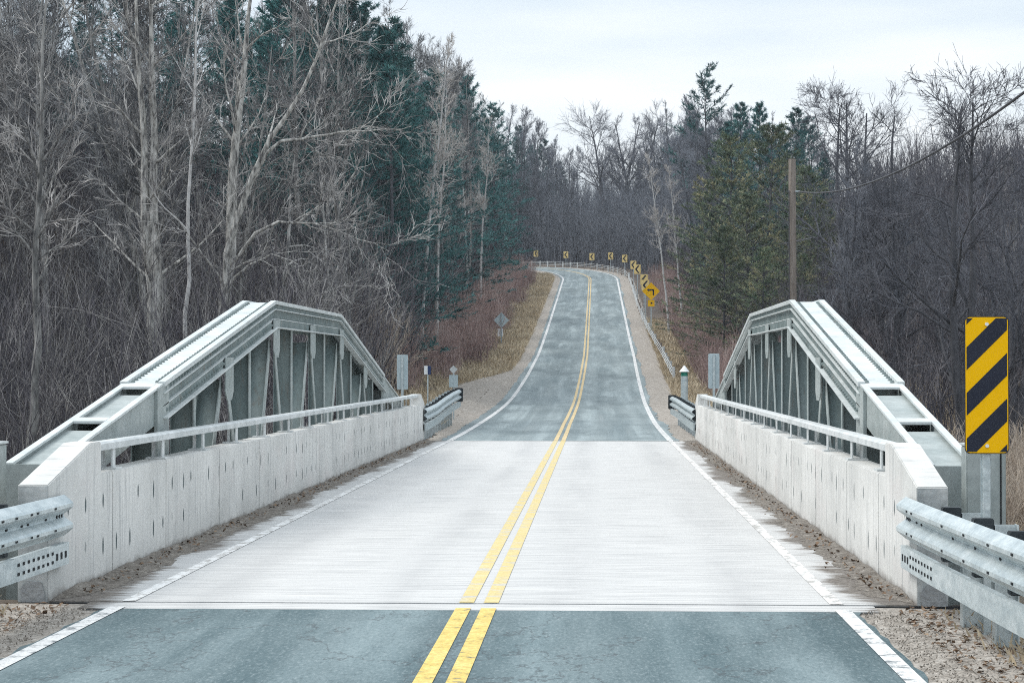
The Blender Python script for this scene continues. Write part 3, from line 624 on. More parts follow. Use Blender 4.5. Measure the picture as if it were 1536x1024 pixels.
def bare(seed, H, r0, n1=26, n2=9, n3=9, start=.25, l1=.34, ang=(.5, 1.1), up=.10, wob=.10, trunkP=None, tw=.009, n4=0, forks=1, lean=.02):
    r = np.random.default_rng(seed)
    if trunkP is None:
        S = np.zeros((forks, 3)); D = np.array([[0, 0, 1.]])+r.normal(0, .10 if forks > 1 else lean, (forks, 3)); 
        P0 = walk(r, S, D, np.full(forks, H)*r.uniform(.9, 1., forks), 14, .035, .03)
    else: P0 = np.array(trunkP, float)
    K = P0.shape[1]; R0 = r0*(1-np.linspace(0, 1, K)*.86)[None]*np.ones((len(P0), 1)); R0[:, 0] *= 1.25
    S, D, q, t = sample(r, P0, R0, n1, start, .98)
    Lt = np.linalg.norm(np.diff(P0, axis=1), axis=2).sum(1); L1 = np.repeat(Lt, n1)*l1*(1.08-t*.75)*r.uniform(.55, 1.15, len(S)); L1 = L1 if trunkP is None else np.maximum(L1, 1.5*r.uniform(.8, 1.4, len(S))); D1 = splay(r, D, *ang)
    P1 = walk(r, S, D1, L1, 7, wob, up); R1 = np.minimum(q*.62, .012+L1*.013)[:, None]*(1-np.linspace(0, 1, 7)*.82)[None]
    S, D, q, t = sample(r, P1, R1, n2, .18, .97)
    L2 = np.repeat(L1, n2)*(.62-t*.30)*r.uniform(.5, 1.2, len(S)); P2 = walk(r, S, splay(r, D, .4, 1.0), L2, 5, wob*1.3, up*.9)
    R2 = np.maximum(np.minimum(q*.65, .005+L2*.011), tw)[:, None]*(1-np.linspace(0, 1, 5)*.55)[None]
    S, D, q, t = sample(r, P2, R2, n3, .1, .98)
    L3 = (np.repeat(L2, n3)*.62*r.uniform(.35, 1.4, len(S))).clip(.2, 2.0); P3 = walk(r, S, splay(r, D, .22, .8), L3, 4, wob*1.5, up*.7)
    R3 = np.full((len(S), 4), tw)*np.array([1, .85, .65, .4])[None]
    par = [tubes(P2, R2, 3), tubes(P3, R3, 3)]
    if n4:
        S, D, q, t = sample(r, P3, R3, n4, .15, .95); P4 = walk(r, S, splay(r, D, .3, .9), L3.repeat(n4)*.55, 2, 0, 0)
        par.append(tubes(P4, np.full((len(S), 2), tw*.75), 3))
    return merge([tubes(P0, R0, 10), tubes(P1, R1, 6)]), merge(par)
def conifer(seed, H, r0, wh=34, nb=5, base=.18, width=.20, shape=.8, tuft=13, blade=.30, bw=.055, droop=-.05, gap=.0, rise=.1):
    r = np.random.default_rng(seed)
    P0 = walk(r, np.zeros((1, 3)), np.array([[0, 0, 1.]]), np.array([H]), 10, .012, .02); R0 = (r0*(1-np.linspace(0, 1, 10)*.95))[None]
    tw_ = np.repeat(base+(1-base)*(np.arange(wh)+.5)/wh*.99, nb)+r.normal(0, .006, wh*nb); tw_ = np.clip(tw_, base, .985)
    kk = np.minimum((tw_*9).astype(int), 8); ff = (tw_*9-kk)[:, None]; S = P0[0, kk]*(1-ff)+P0[0, kk+1]*ff; t = tw_; u = (t-base)/(1-base)
    L = H*width*((1-u)**shape*.97+.03)*r.uniform(.55, 1.12, len(S)); keep = r.uniform(0, 1, len(S)) > gap; S, L, u = S[keep], L[keep], u[keep]
    az = r.uniform(0, 2*np.pi, len(S)); el = rise+u*.55+r.normal(0, .1, len(S)); D1 = np.stack([np.cos(az)*np.cos(el), np.sin(az)*np.cos(el), np.sin(el)], -1)
    P1 = walk(r, S, D1, L, 6, .05, droop+.09); R1 = (.012+L*.008)[:, None]*(1-np.linspace(0, 1, 6)*.8)[None]
    # sub-branches carry tufts of needle blades
    S2, D2, q2, t2 = sample(r, P1, R1, 7, .2, 1.0); side = nrmz(D2+nrmz(np.cross(D2, np.array([0, 0, 1.])))*r.choice([-1, 1], len(D2))[:, None]*r.uniform(.3, 1.3, len(D2))[:, None]+r.normal(0, .15, D2.shape))
    L2 = np.repeat(L, 7)*.33*(1.1-t2*.5)*r.uniform(.5, 1.2, len(S2)); P2 = walk(r, S2, side, L2, 3, .08, .06)
    S3, D3, q3, t3 = sample(r, P2, np.ones(P2.shape[:2]), tuft, .1, 1.0)
    n = len(S3); B = nrmz(D3*.9+r.normal(0, .62, (n, 3))+np.array([0, 0, .15])); W = nrmz(np.cross(B, r.normal(0, 1, (n, 3))))*(bw*r.uniform(.6, 1.4, n))[:, None]
    ln = (blade*r.uniform(.6, 1.35, n))[:, None]
    V = np.stack([S3-W*.5, S3+W*.5, S3+B*ln+W*.18, S3+B*ln-W*.18], 1).reshape(-1, 3); Q = np.arange(n*4).reshape(-1, 4)
    return merge([tubes(P0, R0, 8), tubes(P1, R1, 4)]), (V, Q)
def proto(name, gen, mt, mc):
    (tv, tq), (cv, cq) = gen; a = np_mesh(name+'_trunk', tv, tq); c = np_mesh(name+'_crown', cv, cq)
    a.materials.append(M[mt]); c.materials.append(M[mc]); a.shade_smooth(); return a, c
def plant(kind, pr, label, cat, group, x, y, sc_=1., rz=None, z=None, lean=(0, 0), stretch=1.):
    z = float(terrain(x, y))-.15 if z is None else z
    T = thing(kind, label, cat, (x, y, z), group); T.rotation_euler = (lean[0], lean[1], random.uniform(0, 6.28) if rz is None else rz); T.scale = (sc_, sc_, sc_*stretch)
    for nm, me in zip(('trunk', 'crown'), pr):
        o = bpy.data.objects.new(nm, me); col.objects.link(o); o.parent = T
    return T
PB = [proto('bare', bare(20+i, 18, .17, n1=30, n2=9, n3=7, start=.22+.06*i, l1=.24+.02*(i % 3), ang=(.35, .95), up=.14, tw=.0085), 'bark_grey', 'twig_grey') for i in range(5)]
PS = [proto('slim', bare(40+i, 17, .10, n1=26, n2=8, n3=6, start=.35, l1=.17, ang=(.35, .8), up=.16, tw=.0085), 'bark_grey', 'twig_grey') for i in range(3)]
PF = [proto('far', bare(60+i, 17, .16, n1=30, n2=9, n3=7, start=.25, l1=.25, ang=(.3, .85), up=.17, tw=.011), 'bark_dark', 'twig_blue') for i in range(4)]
PBI = [proto('birch', bare(80+i, 18, .12, n1=24, n2=8, n3=6, start=.45, l1=.18, ang=(.35, .8), up=.14, tw=.009), 'bark_birch', 'twig_pale') for i in range(3)]
PN = [proto('near', bare(70+i, 17, .12, n1=26, n2=9, n3=6, start=.25, l1=.26, ang=(.4, 1.1), up=.08, wob=.13, tw=.010), 'bark_grey', 'twig_mid') for i in range(2)]
PD = [proto('dark', bare(100+i, 10, .16, n1=16, n2=9, n3=8, start=.12, l1=.46, ang=(.5, 1.15), up=.08, wob=.14, tw=.0065, n4=1, forks=2), 'bark_dark', 'twig_dark') for i in range(3)]
PP = [proto('pine', conifer(120+i, 20, .22, wh=30, nb=6, base=.06, width=.28, shape=.72, gap=.15, tuft=13), 'bark_dark', 'needle_teal') for i in range(3)]
PO = [proto('olive', conifer(130+i, 16, .22, wh=24, nb=7, base=.02, width=.42, shape=.55, gap=.08, tuft=13, rise=.06), 'bark_dark', 'needle_olive') for i in range(2)]
PW = [proto('white_pine', conifer(140+i, 20, .22, wh=11, nb=5, base=.42, width=.27, shape=.45, gap=.2, tuft=18, rise=.25), 'bark_dark', 'needle_teal') for i in range(2)]

placed = []
def veto(px, y):                          # clearings: in front of the pines on the left, of the round tree and of the olive pines
    if 345 < px < 640 and 57 < y < 128: return random.random() < .99
    if 40 < px < 425 and 57 < y < 112: return random.random() < .955
    if 745 < px < 840 and 150 < y < 225: return random.random() < .6
    if 868 < px < 985 and 195 < y < 240: return True
    if 1035 < px < 1262 and y < 128: return True
    return False
def scatter(n, gx, gy, mind, fn, tries=60):
    k = 0
    for _ in range(n*tries):
        if k >= n: break
        y = gy(); x = gx(y)
        px = 894+(x-CX)*3000/y
        if px < -170 or px > 1720: continue
        if veto(px, y): continue
        if any((x-a)**2+(y-c)**2 < mind*mind for a, c in placed): continue
        placed.append((x, y)); fn(x, y, k); k += 1
    return k
U = random.uniform
SKX = [-400, 0, 540, 590, 640, 700, 760, 800, 845, 870, 900, 950, 1000, 1040, 1100, 1180, 1240, 1300, 1360, 1430, 1536, 1800]
SKY = [-260, -120, -60, 5, 35, 75, 145, 195, 228, 215, 185, 170, 165, 150, 165, 180, 195, 245, 265, 275, 270, 260]
def fit(x, y, H, lo=.35, hi=1.15):        # how tall a wood grows there, as a factor on a prototype of height H
    px = 894+(x-CX)*3000/y; top = at(px, np.interp(px, SKX, SKY), y)[2]
    return min(hi, max(lo, (top-float(terrain(x, y)))/H))*U(.80, 1.03)
# left: flood-plain wood by the creek, then the hillside, then the row along the road
def t_near(x, y, k): plant('bare_tree', random.choice(PN+PB+PS), 'slender bare grey tree in the tangled wood behind the left truss', 'tree', 'bare trees behind the left truss', x, y, fit(x, y, 17), lean=(U(-.06, .06), U(-.06, .06)))
def t_hill(x, y, k): plant('bare_tree', random.choice(PB+PS+PS), 'bare purplish grey tree in the wood climbing the left side of the road', 'tree', 'bare trees up the left hillside', x, y, fit(x, y, 17.5), lean=(U(-.04, .04), U(-.04, .04)))
scatter(40, lambda y: xc(y)-U(6.5, 30)*(y/60)**.5, lambda: U(57, 74), 1.5, t_near)
scatter(95, lambda y: float(xc(y))-8.2-abs(random.gauss(0, 10)), lambda: U(72, 225), 1.7, t_hill)
# left: pines among the bare trees
for px, py, Y, pr in [(470, -30, 84, 0), (530, -12, 90, 1), (582, 20, 94, 2), (415, -20, 80, 1), (350, -40, 96, 2), (120, -30, 92, 0), (20, 10, 100, 1), (235, -40, 99, 2), (640, 95, 118, 0), (505, 40, 104, 1), (560, -5, 110, 0),
                      (700, 110, 140, 1), (742, 150, 168, 2), (735, 190, 185, 0), (776, 205, 252, 1), (800, 225, 256, 2), (786, 270, 248, 0), (765, 250, 250, 1), (822, 250, 258, 2), (757, 215, 246, 0), (742, 230, 240, 1), (438, -60, 88, 2), (500, -20, 97, 1), (545, 60, 86, 0), (600, 75, 100, 2), (612, 150, 112, 1), (480, 90, 78, 1), (160, -60, 84, 1), (70, -30, 90, 2), (290, -60, 88, 0), (390, 40, 82, 2), (775, 300, 247, 2), (806, 300, 252, 0), (748, 330, 176, 1), (832, 320, 256, 1), (812, 205, 262, 0), (838, 240, 266, 2), (795, 215, 265, 1), (780, 185, 258, 0), (790, 335, 246, 2), (560, 30, 82, 0), (590, 90, 80, 2), (520, 130, 76, 1), (450, 30, 77, 2), (400, -40, 76, 0), (340, -20, 80, 1), (260, 10, 78, 2), (190, -10, 82, 0), (110, 20, 79, 1), (50, -10, 84, 2), (660, 160, 125, 1), (575, 170, 88, 2), (655, 260, 108, 2), (690, 240, 150, 0)]:
    p = at(px, py, Y); g0 = float(terrain(p[0], Y)); H = p[2]-g0; placed.append((p[0], Y))
    plant('pine_tree', PP[pr], 'dark teal pine rising among the bare trees left of the road', 'pine', 'pines left of the road', p[0], Y, H/20)
# the wood closing the view round the bend
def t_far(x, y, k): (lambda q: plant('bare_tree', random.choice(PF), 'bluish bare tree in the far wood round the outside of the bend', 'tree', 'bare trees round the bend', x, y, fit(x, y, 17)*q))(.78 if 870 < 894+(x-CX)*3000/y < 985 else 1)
scatter(52, lambda y: U(-34, 15) if y > 246 else float(xc(y))+U(7, 20), lambda: U(205, 285), 1.8, t_far)
for px, py, Y, pr in [(845, 255, 262, 0), (868, 300, 255, 1), (830, 270, 258, 2), (1000, 220, 235, 1), (905, 290, 275, 0), (960, 240, 250, 2)]:
    p = at(px, py, Y); g0 = float(terrain(p[0], Y)); placed.append((p[0], Y))
    plant('pine_tree', PP[pr], 'dark pine in the far wood round the outside of the bend', 'pine', 'pines round the bend', p[0], Y, (p[2]-g0)/20)
for px, py, Y in [(772, 165, 243), (784, 190, 252), (797, 182, 247), (808, 205, 254), (818, 200, 249), (828, 215, 260), (836, 208, 252), (846, 232, 262), (856, 240, 266), (790, 175, 262), (820, 222, 268), (765, 150, 246)]:
    p = at(px, py, Y); g0 = float(terrain(p[0], Y)); plant('bare_tree', random.choice(PF), 'bluish bare tree in the far wood round the outside of the bend', 'tree', 'bare trees round the bend', p[0], Y, (p[2]-g0)/17)
# right: olive pines, tall pines behind, bare wood
PRT = proto('round', bare(212, 19, .30, n1=20, n2=11, n3=8, start=.2, l1=.50, ang=(.5, 1.15), up=.07, wob=.14, tw=.014, forks=2), 'bark_dark', 'twig_dark')
p = at(915, 165, 232); g0 = float(terrain(p[0], 232)); plant('bare_tree', PRT, 'wide round crowned bare tree with black branches against the sky at the bend', 'tree', None, p[0], 232, (p[2]-g0)/19)
p = at(958, 172, 240); g0 = float(terrain(p[0], 240)); plant('bare_tree', PRT, 'second black branched tree against the sky, just right of the wide round crowned one', 'tree', None, p[0], 240, (p[2]-g0)/19, rz=2.2)
p = at(1060, 106, 150); g0 = float(terrain(p[0], 150)); plant('pine_tree', PW[0], 'lone tall pine with layered boughs topping the wood on the right', 'pine', None, p[0], 150, (p[2]-g0)/20, rz=1.)
for px, py, Y, pr, w in [(1095, 205, 112, 0, 1), (1150, 190, 108, 1, 1), (1208, 250, 103, 0, 1.05), (1062, 270, 118, 1, .9), (1120, 290, 99, 0, 1.1), (1178, 320, 96, 1, 1.1), (1235, 300, 100, 1, 1), (1085, 340, 96, 0, 1), (1140, 370, 92, 1, 1), (1205, 380, 92, 0, 1)]:
    p = at(px, py, Y); g0 = float(terrain(p[0], Y)); H = p[2]-g0; placed.append((p[0], Y))
    plant('pine_tree', PO[pr], 'broad yellowish green pine in the cluster left of and behind the utility pole', 'pine', 'olive pines by the utility pole', p[0], Y, H/16*w, stretch=1/w)
for px, py, Y, pr in [(1112, 150, 136, 0), (1140, 152, 132, 1), (1192, 160, 128, 2), (1216, 172, 126, 0), (1165, 185, 125, 2), (1090, 180, 140, 1), (1238, 230, 122, 1)]:
    p = at(px, py, Y); g0 = float(terrain(p[0], Y)); placed.append((p[0], Y))
    plant('pine_tree', PP[pr], 'tall dark pine standing behind the yellowish green pines on the right', 'pine', 'dark pines on the right', p[0], Y, (p[2]-g0)/20)
def t_rup(x, y, k): plant('bare_tree', random.choice(PF), 'bare grey tree in the wood climbing the right side of the road', 'tree', 'bare trees up the right hillside', x, y, fit(x, y, 17))
scatter(62, lambda y: float(xc(y))+7.6+abs(random.gauss(0, 7)), lambda: U(132, 236), 1.7, t_rup)
def t_rnear(x, y, k): plant('bare_tree', random.choice(PF+PS), 'bare tree in the low dark wood behind the right truss and the striped board', 'tree', 'bare trees behind the right truss', x, y, fit(x, y, 17, .3, .75))
scatter(40, lambda y: max(U(9.5, 26), CX+(1255-894)*y/3000), lambda: U(66, 105), 1.4, t_rnear)
for px, Y, s_, pr, w in [(1440, 60, .85, 0, 'dark spreading bare tree rising just above the striped board'), (1515, 62, .82, 1, 'dark spreading bare tree at the right edge of the picture'), (1345, 72, .9, 2, 'dark spreading bare tree between the utility pole and the striped board'), (1270, 84, .8, 0, 'dark spreading bare tree next right of the utility pole')]:
    x = at(px, 500, Y)[0]; plant('bare_tree', PD[pr], w, 'tree', None, x, Y, (at(px, [165, 185, 170, 150, 200][pr if Y != 80 else 3], Y)[2]-float(terrain(x, Y)))/9.6)
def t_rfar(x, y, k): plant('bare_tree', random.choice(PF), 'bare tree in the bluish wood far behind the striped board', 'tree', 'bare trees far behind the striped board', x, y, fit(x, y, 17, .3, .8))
scatter(34, lambda y: CX+U(380, 700)*y/3000, lambda: U(104, 150), 1.6, t_rfar)
# the conspicuous trees
def special(label, trunks, Y, r0, mt='bark_pale', mc='twig_mid', **kw):
    Ts = []
    for tr in trunks:
        q = np.array([at(a, c, Y+(k[0] if k else 0)) for a, c, *k in tr]); t = np.linspace(0, 1, len(q)); tt = np.linspace(0, 1, 14)
        Ts.append(np.stack([np.interp(tt, t, q[:, i]) for i in range(3)], -1))
    base = Ts[0][0].copy(); P = np.stack([t-base for t in Ts]); P[:, 1:-1] += np.random.default_rng(5).normal(0, .035, P[:, 1:-1].shape)
    pr = proto('special', bare(kw.pop('seed', 5), kw.pop('H', 15), np.array(r0).reshape(-1, 1) if not isinstance(r0, float) else r0, trunkP=P, **kw), mt, mc)
    T = thing('bare_tree', label, 'tree', tuple(base))
    for nm, me in zip(('trunk', 'crown'), pr):
        o = bpy.data.objects.new(nm, me); col.objects.link(o); o.parent = T
K1 = dict(n1=13, n2=7, n3=5, start=.3, l1=.27, ang=(.5, 1.1), up=.06, wob=.13, tw=.008)
special('tall pale tree with twin trunks rising side by side above the left truss', [[(237, 640), (224, 480), (214, 300), (205, 130), (196, -40)], [(240, 640), (233, 480), (226, 300), (221, 100), (219, -60)]], 55, .21, seed=5, **K1)
special('pale forked tree above the left truss with a long limb to its right', [[(326, 620), (332, 470), (346, 300), (353, 170), (368, 50), (378, -60)], [(326, 620), (331, 490), (338, 370, -.4), (395, 215, -1), (462, 115, -1.5), (510, -20, -2)], [(372, 275, -.7), (410, 208, -1), (455, 204, -1.2), (510, 196, -1.4), (565, 193, -1.6), (616, 188, -1.6)], [(336, 400, -.2), (375, 352, -.8), (415, 330, -1.2), (465, 333, -1.5), (520, 352, -1.7), (582, 376, -1.8)], [(338, 430, -.2), (375, 392, -.6), (412, 380, -1), (445, 395, -1.2), (462, 440, -1.3)]], 56, [.21, .15, .055, .055, .04], seed=6, **dict(K1, n1=10))
special('very slender white stemmed tree right of the twin trunked tree', [[(268, 620), (275, 460), (282, 270), (289, 60), (299, -50)]], 54, .075, mt='bark_birch', seed=7, n1=14, n2=6, n3=5, start=.4, l1=.16, ang=(.5, 1.), up=.08, tw=.010)
special('greenish grey straight trunk near the left edge of the picture', [[(38, 720), (45, 560), (48, 360), (54, 120), (62, -40)]], 47, .125, seed=8, mt='bark_grey', n1=18, n2=7, n3=6, start=.35, l1=.2, ang=(.5, 1.1), up=.08, tw=.010)
special('pale leaning trunk bending left from the twin trunked tree', [[(242, 620), (205, 420), (168, 250), (128, 140), (95, 20), (70, -60)]], 58, .13, seed=9, **K1)
special('thin pale tree with drooping arched branches right of the left truss top', [[(420, 640), (424, 480), (430, 340), (440, 230)]], 57, .10, mt='bark_grey', H=12, seed=10, n1=12, n2=6, n3=5, start=.2, l1=.42, ang=(.9, 1.4), up=-.06, wob=.12, tw=.008)
for px, top, bot, Y, w in [(631, 25, 330, 86, 'white birch standing out against the dark pines, tallest of the left hillside birches'), (656, 110, 360, 92, 'white birch just right of the tallest birch on the left hillside'),
                           (722, 170, 400, 135, 'white birch on the left hillside nearest to the bend'), (700, 190, 400, 128, 'thin white birch just left of the one nearest the bend'),
                           (1003, 215, 425, 128, 'white birch leaning left above the turn sign, left one of a pair'), (1024, 235, 425, 126, 'white birch above the turn sign, right one of a pair')]:
    x = at(px, 400, Y)[0]; g0 = float(terrain(x, Y)); zt = at(px, top, Y)[2]
    plant('birch_tree', PBI[int(px) % 3], w, 'birch', 'white birches on the hillsides', x, Y, (zt-g0)/18, lean=(0, U(-.03, .03)))

# ------------------------------------------------------------------ brush, saplings and grass (nobody could count them)
def thicket(name, label, n, gx, gy, h, mat, r=.011, nb=4, lean=.18, seed=1, h_of=None):
    rr = np.random.default_rng(seed); y = gy(rr, n); x = gx(rr, y); z = terrain(x, y)-.05
    H = h[0]+(h[1]-h[0])*rr.uniform(0, 1, n)**1.5
    if h_of is not None: H = H*h_of(x, y)
    S = np.stack([x, y, z], -1); D = np.array([[0, 0, 1.]])+rr.normal(0, lean, (n, 3)); P = walk(rr, S, D, H, 5, .10, .05)
    R1 = (r*(.6+H/h[1]))[:, None]*(1-np.linspace(0, 1, 5)*.65)[None]; par = [tubes(P, R1, 3)]
    if nb:
        S2, D2, q, t = sample(rr, P, R1, nb, .25, .98); L2 = np.repeat(H, nb)*.32*rr.uniform(.4, 1.3, len(S2))
        P2 = walk(rr, S2, splay(rr, D2, .3, .9), L2, 3, .15, .08); par.append(tubes(P2, (q*.62)[:, None]*np.array([1, .8, .5])[None], 3))
    v, q = merge(par); tag(link(name, np_mesh(name, v, q), M[mat]), label, 'brush', kind='stuff')
uy = lambda a, c: (lambda r, n: r.uniform(a, c, n)); 
thicket('red_brush', 'reddish bare brush on the bank left of the far road', 15000, lambda r, y: xc(y)-5.9-1.2*sm(90, 60, y)-np.abs(r.normal(0, 3.2, len(y)))+1.2*vnoise(y, y, 4, 2), uy(66, 190), (.8, 2.6), 'brush_red', .010, 4, seed=1)
thicket('red_brush', 'reddish bare brush along the verge right of the far road', 9000, lambda r, y: xc(y)+5.4+np.abs(r.normal(0, 3.0, len(y))), uy(74, 185), (.7, 2.2), 'brush_red', .010, 4, seed=2)
thicket('saplings', 'tangle of thin grey saplings under the trees behind the left truss', 4600, lambda r, y: -6.2-r.uniform(0, 1, len(y))*22, uy(47, 80), (2, 6.5), 'brush_grey', .014, 9, .2, seed=3)
thicket('pale_saplings', 'pale thin saplings with a lit tone in their colour behind the left truss', 1500, lambda r, y: -6.2-r.uniform(0, 1, len(y))*20, uy(46, 66), (2, 7), 'twig_mid', .009, 12, .3, seed=31)  # brighter colour copy of the saplings, standing for lit twigs
thicket('saplings', 'thin grey saplings under the wood up the left hillside', 7000, lambda r, y: xc(y)-8-np.abs(r.normal(0, 7, len(y))), uy(76, 236), (1.5, 5.0), 'brush_grey', .016, 7, .16, seed=4)
thicket('grey_brush', 'dark grey brush at the foot of the wood right of the road', 7000, lambda r, y: xc(y)+7.4+np.abs(r.normal(0, 6, len(y))), uy(84, 240), (1.0, 3.4), 'brush_grey', .016, 7, .2, seed=5)
thicket('grey_brush', 'dark brush and saplings behind the right truss and the striped board', 4200, lambda r, y: 9+r.uniform(0, 1, len(y))*19, uy(58, 96), (1.2, 4.2), 'brush_grey', .013, 8, .22, seed=6)
thicket('pale_brush', 'pale dry leafed brush behind the striped board', 1500, lambda r, y: r.uniform(7.5, 13.5, len(y)), uy(47, 56), (.8, 2.3), 'brush_tan', .012, 8, .3, seed=7)
thicket('far_saplings', 'grey saplings along the hill line far behind the striped board', 2600, lambda r, y: CX+r.uniform(330, 720, len(y))*y/3000, uy(96, 150), (2, 6.5), 'brush_grey', .018, 7, .16, seed=9)
thicket('pale_brush', 'pale tan leafed brush on the bank behind the left truss', 420, lambda r, y: -7.4+r.normal(0, .55, len(y)), uy(69, 73), (1.2, 3.1), 'brush_tan', .013, 9, .25, seed=10)
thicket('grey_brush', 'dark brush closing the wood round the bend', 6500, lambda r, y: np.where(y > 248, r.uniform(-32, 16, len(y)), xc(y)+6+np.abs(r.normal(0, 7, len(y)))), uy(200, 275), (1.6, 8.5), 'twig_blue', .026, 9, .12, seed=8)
def grass(name, label, n, gx, gy, h, mat='grass', seed=1):
    rr = np.random.default_rng(seed); y = gy(rr, n); x = gx(rr, y); z = terrain(x, y)-.01
    k = vnoise(x, y, 1.4, 3)+rr.normal(0, .4, n) > -.25; x, y, z = x[k], y[k], z[k]; n = len(x)
    S = np.stack([x, y, z], -1); H = rr.uniform(h[0], h[1], n); a = rr.uniform(0, 6.28, n); W = np.stack([np.cos(a), np.sin(a), 0*a], -1)*.014
    B = np.stack([rr.normal(0, .45, n), rr.normal(0, .45, n), np.ones(n)], -1)*H[:, None]; Mi = B*.55; B[:, 2] *= .85
    V = np.stack([S-W, S+W, S+Mi+W*.7, S+Mi-W*.7, S+B+W*.15, S+B-W*.15], 1).reshape(-1, 3); i = np.arange(n)[:, None]*6
    Q = np.concatenate([i+np.array([[0, 1, 2, 3]]), i+np.array([[3, 2, 4, 5]])]); tag(link(name, np_mesh(name, V, Q), M[mat]), label, 'grass', kind='stuff')
grass('dry_grass', 'tan dry grass on the verge left of the far road', 60000, lambda r, y: xc(y)-(3.5+1.7*sm(56, 66, y)*sm(100, 82, y))-np.abs(r.normal(0, 1.5, len(y))), uy(54, 205), (.12, .45), seed=1)
grass('dry_grass', 'tan dry grass on the verge right of the far road', 40000, lambda r, y: xc(y)+3.9+np.abs(r.normal(0, 1.0, len(y))), uy(52, 140), (.10, .38), seed=2)
grass('dry_grass', 'tan dry grass on the low ground behind the right parapet', 16000, lambda r, y: r.uniform(4.6, 16, len(y)), uy(48, 72), (.2, .7), seed=3)
grass('dry_grass', 'tan dry grass on the low ground behind the left parapet', 12000, lambda r, y: -r.uniform(4.2, 12, len(y)), uy(48, 70), (.2, .6), seed=4)
grass('dry_grass', 'sparse dry grass at the gravel edge by the near right guard rail', 2600, lambda r, y: r.uniform(3.3, 5.5, len(y)), uy(9, 14.5), (.05, .2), seed=5)
grass('dry_grass', 'sparse dry grass at the gravel edge by the near left guard rail', 2600, lambda r, y: -r.uniform(3.3, 5.5, len(y)), uy(9, 14.5), (.05, .2), seed=6)
# loose stones and leaf litter on the near shoulders
for s in (-1, 1):
    r = np.random.default_rng(50+s); n = 1500; x = s*(2.75+np.abs(r.normal(0, .45, n))).clip(0, 4.4); y = r.uniform(10, 14.4, n); z = np.maximum(terrain(x, y), 0)+.008
    d = nrmz(r.normal(0, 1, (n, 1, 3))); 
    P = np.stack([x, y, z], -1)[:, None]+d*np.linspace(-1, 1, 3)[None, :, None]*r.uniform(.004, .012, (n, 1, 1)); P[:, :, 2] = np.maximum(P[:, :, 2], .004)
    v, q = tubes(P, r.uniform(.002, .007, (n, 1))*np.array([[.5, 1, .4]]), 5)
    tag(link('loose_stones', np_mesh('loose_stones', v, q), M['gravel']), 'loose stones and grit on the near %s shoulder' % ('left' if s < 0 else 'right'), 'gravel', kind='stuff')

M['leaf'] = mk('dead_leaf', [(.3, (.07, .045, .03)), (.5, (.17, .11, .07)), (.7, (.34, .25, .17))], 3, .8)
for s in (-1, 1):
    r = np.random.default_rng(60+s); n = 900
    y = np.concatenate([r.uniform(9, 14.7, n), r.uniform(15, 46, 500)]); x = s*np.concatenate([(3.0+np.abs(r.normal(.3, .7, n))).clip(2.75, 5.2), 3.19-np.abs(r.normal(0, .12, 500))]); n = len(x)
    z = np.where(y < 14.78, np.maximum(terrain(x, y)+.012, -.006-.5*sm(3.4, 9, np.abs(x)))+.012, .03)
    a = r.uniform(0, 6.28, n); u = np.stack([np.cos(a), np.sin(a), r.normal(0, .35, n)], -1)*r.uniform(.012, .032, (n, 1)); w_ = np.stack([-np.sin(a), np.cos(a), r.normal(0, .35, n)], -1)*r.uniform(.008, .02, (n, 1)); S = np.stack([x, y, z], -1)
    up_ = np.array([0, 0, 1.])*r.uniform(.004, .014, (n, 1))
    V = np.stack([S-u, S-w_+up_, S+u, S+w_+up_], 1).reshape(-1, 3)
    tag(link('fallen_leaves', np_mesh('fallen_leaves', V, np.arange(n*4).reshape(-1, 4)), M['leaf']), 'dead brown leaves lying along the %s side of the bridge and its near shoulder' % ('left' if s < 0 else 'right'), 'leaves', kind='stuff')
# ------------------------------------------------------------------ overcast daylight
w = bpy.data.worlds.new('World'); sc.world = w; w.use_nodes = True; nt = w.node_tree; N = nt.nodes; L = nt.links
bg = N['Background']; bg.inputs['Strength'].default_value = .1
SUN_EL, SUN_AZ = 52, -80
sky = N.new('ShaderNodeTexSky'); sky.sky_type = 'NISHITA'; sky.sun_disc = False; sky.sun_elevation = R_(SUN_EL); sky.sun_rotation = R_(SUN_AZ)
tc = N.new('ShaderNodeTexCoord'); mp = N.new('ShaderNodeMapping'); mp.inputs['Scale'].default_value = (1.2, 1.2, 7); mp.inputs['Rotation'].default_value = (0, R_(8), 0); L.new(tc.outputs['Generated'], mp.inputs[0])
nz = N.new('ShaderNodeTexNoise'); nz.inputs['Scale'].default_value = 2.6; nz.inputs['Detail'].default_value = 7; nz.inputs['Roughness'].default_value = .5; L.new(mp.outputs[0], nz.inputs['Vector'])
sx = N.new('ShaderNodeSeparateXYZ'); L.new(tc.outputs['Generated'], sx.inputs[0])
ht = N.new('ShaderNodeMapRange'); ht.inputs[1].default_value = .05; ht.inputs[2].default_value = .24; L.new(sx.outputs['Z'], ht.inputs[0])
ad = N.new('ShaderNodeMath'); ad.operation = 'MULTIPLY_ADD'; ad.inputs[1].default_value = 2.2; ad.inputs[2].default_value = -1.15; L.new(nz.outputs['Fac'], ad.inputs[0])
a2 = N.new('ShaderNodeMath'); a2.operation = 'ADD'; a2.use_clamp = True; L.new(ht.outputs[0], a2.inputs[0]); L.new(ad.outputs[0], a2.inputs[1])
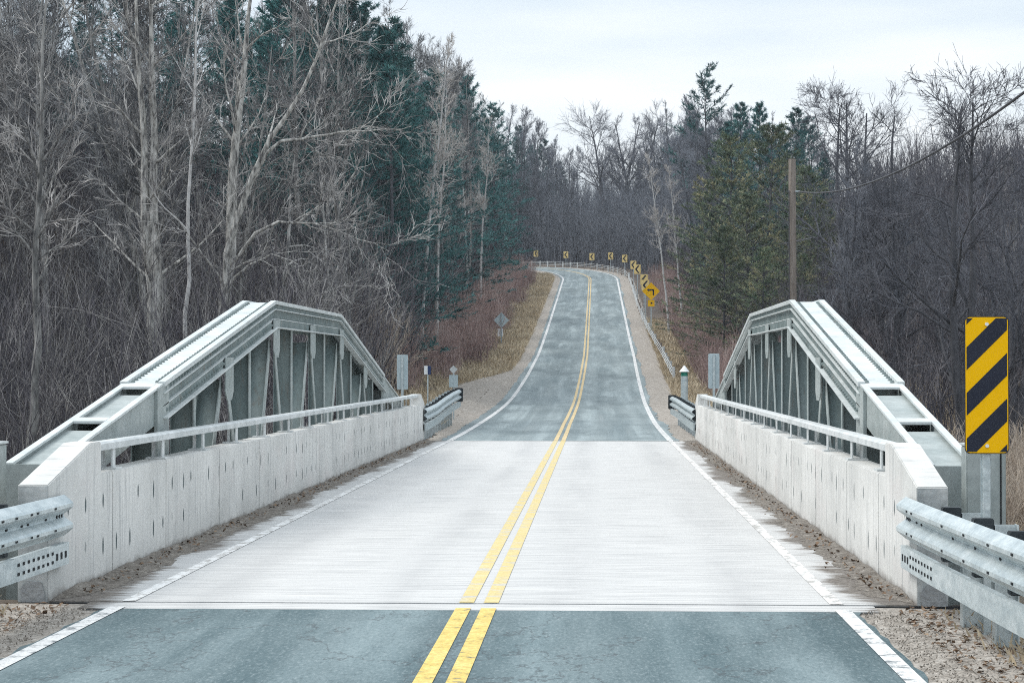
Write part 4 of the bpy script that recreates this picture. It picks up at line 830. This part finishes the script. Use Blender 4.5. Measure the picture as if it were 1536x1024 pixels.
cl = N.new('ShaderNodeMix'); cl.data_type = 'RGBA'; cl.inputs[6].default_value = (7.6, 7.75, 7.85, 1); cl.inputs[7].default_value = (4.3, 5.2, 5.95, 1); L.new(a2.outputs[0], cl.inputs[0])
zt_ = N.new('ShaderNodeMapRange'); zt_.inputs[1].default_value = .3; zt_.inputs[2].default_value = .75; L.new(sx.outputs['Z'], zt_.inputs[0])      # an overcast sky is brightest overhead
c2 = N.new('ShaderNodeMix'); c2.data_type = 'RGBA'; c2.inputs[7].default_value = (9.2, 9.9, 10.5, 1); L.new(zt_.outputs[0], c2.inputs[0]); L.new(cl.outputs[2], c2.inputs[6])
mx = N.new('ShaderNodeMix'); mx.data_type = 'RGBA'; mx.inputs[0].default_value = .9; L.new(sky.outputs[0], mx.inputs[6]); L.new(c2.outputs[2], mx.inputs[7]); L.new(mx.outputs[2], bg.inputs['Color'])
sd = bpy.data.lights.new('sun', 'SUN'); sd.energy = 1.5; sd.angle = R_(25); sd.color = (1, .96, .9); so = bpy.data.objects.new('sun', sd); col.objects.link(so)
so.rotation_euler = (R_(90-SUN_EL), 0, R_(180-SUN_AZ))
sc.view_settings.view_transform = 'Standard'; sc.view_settings.look = 'None'; sc.view_settings.exposure = 0.63; sc.view_settings.gamma = 1
sc.cycles.max_bounces = 4; sc.cycles.diffuse_bounces = 2; sc.cycles.glossy_bounces = 1; sc.cycles.volume_bounces = 0
sc.cycles.filter_width = 1.05; sc.cycles.use_denoising = False

b = MB(); b.box(-605, 605, -45, 1205, float(Zg.min())-2, 46)
hz = bpy.data.materials.new('haze'); hz.use_nodes = True; hz.node_tree.nodes.remove(hz.node_tree.nodes['Principled BSDF'])
pv = hz.node_tree.nodes.new('ShaderNodeVolumePrincipled'); pv.inputs['Density'].default_value = .0003; pv.inputs['Color'].default_value = (.86, .92, 1, 1); pv.inputs['Anisotropy'].default_value = .2
hz.node_tree.links.new(pv.outputs[0], hz.node_tree.nodes['Material Output'].inputs['Volume'])
tag(b.build('haze', hz), 'thin pale bluish air over the whole valley', 'haze', kind='stuff')
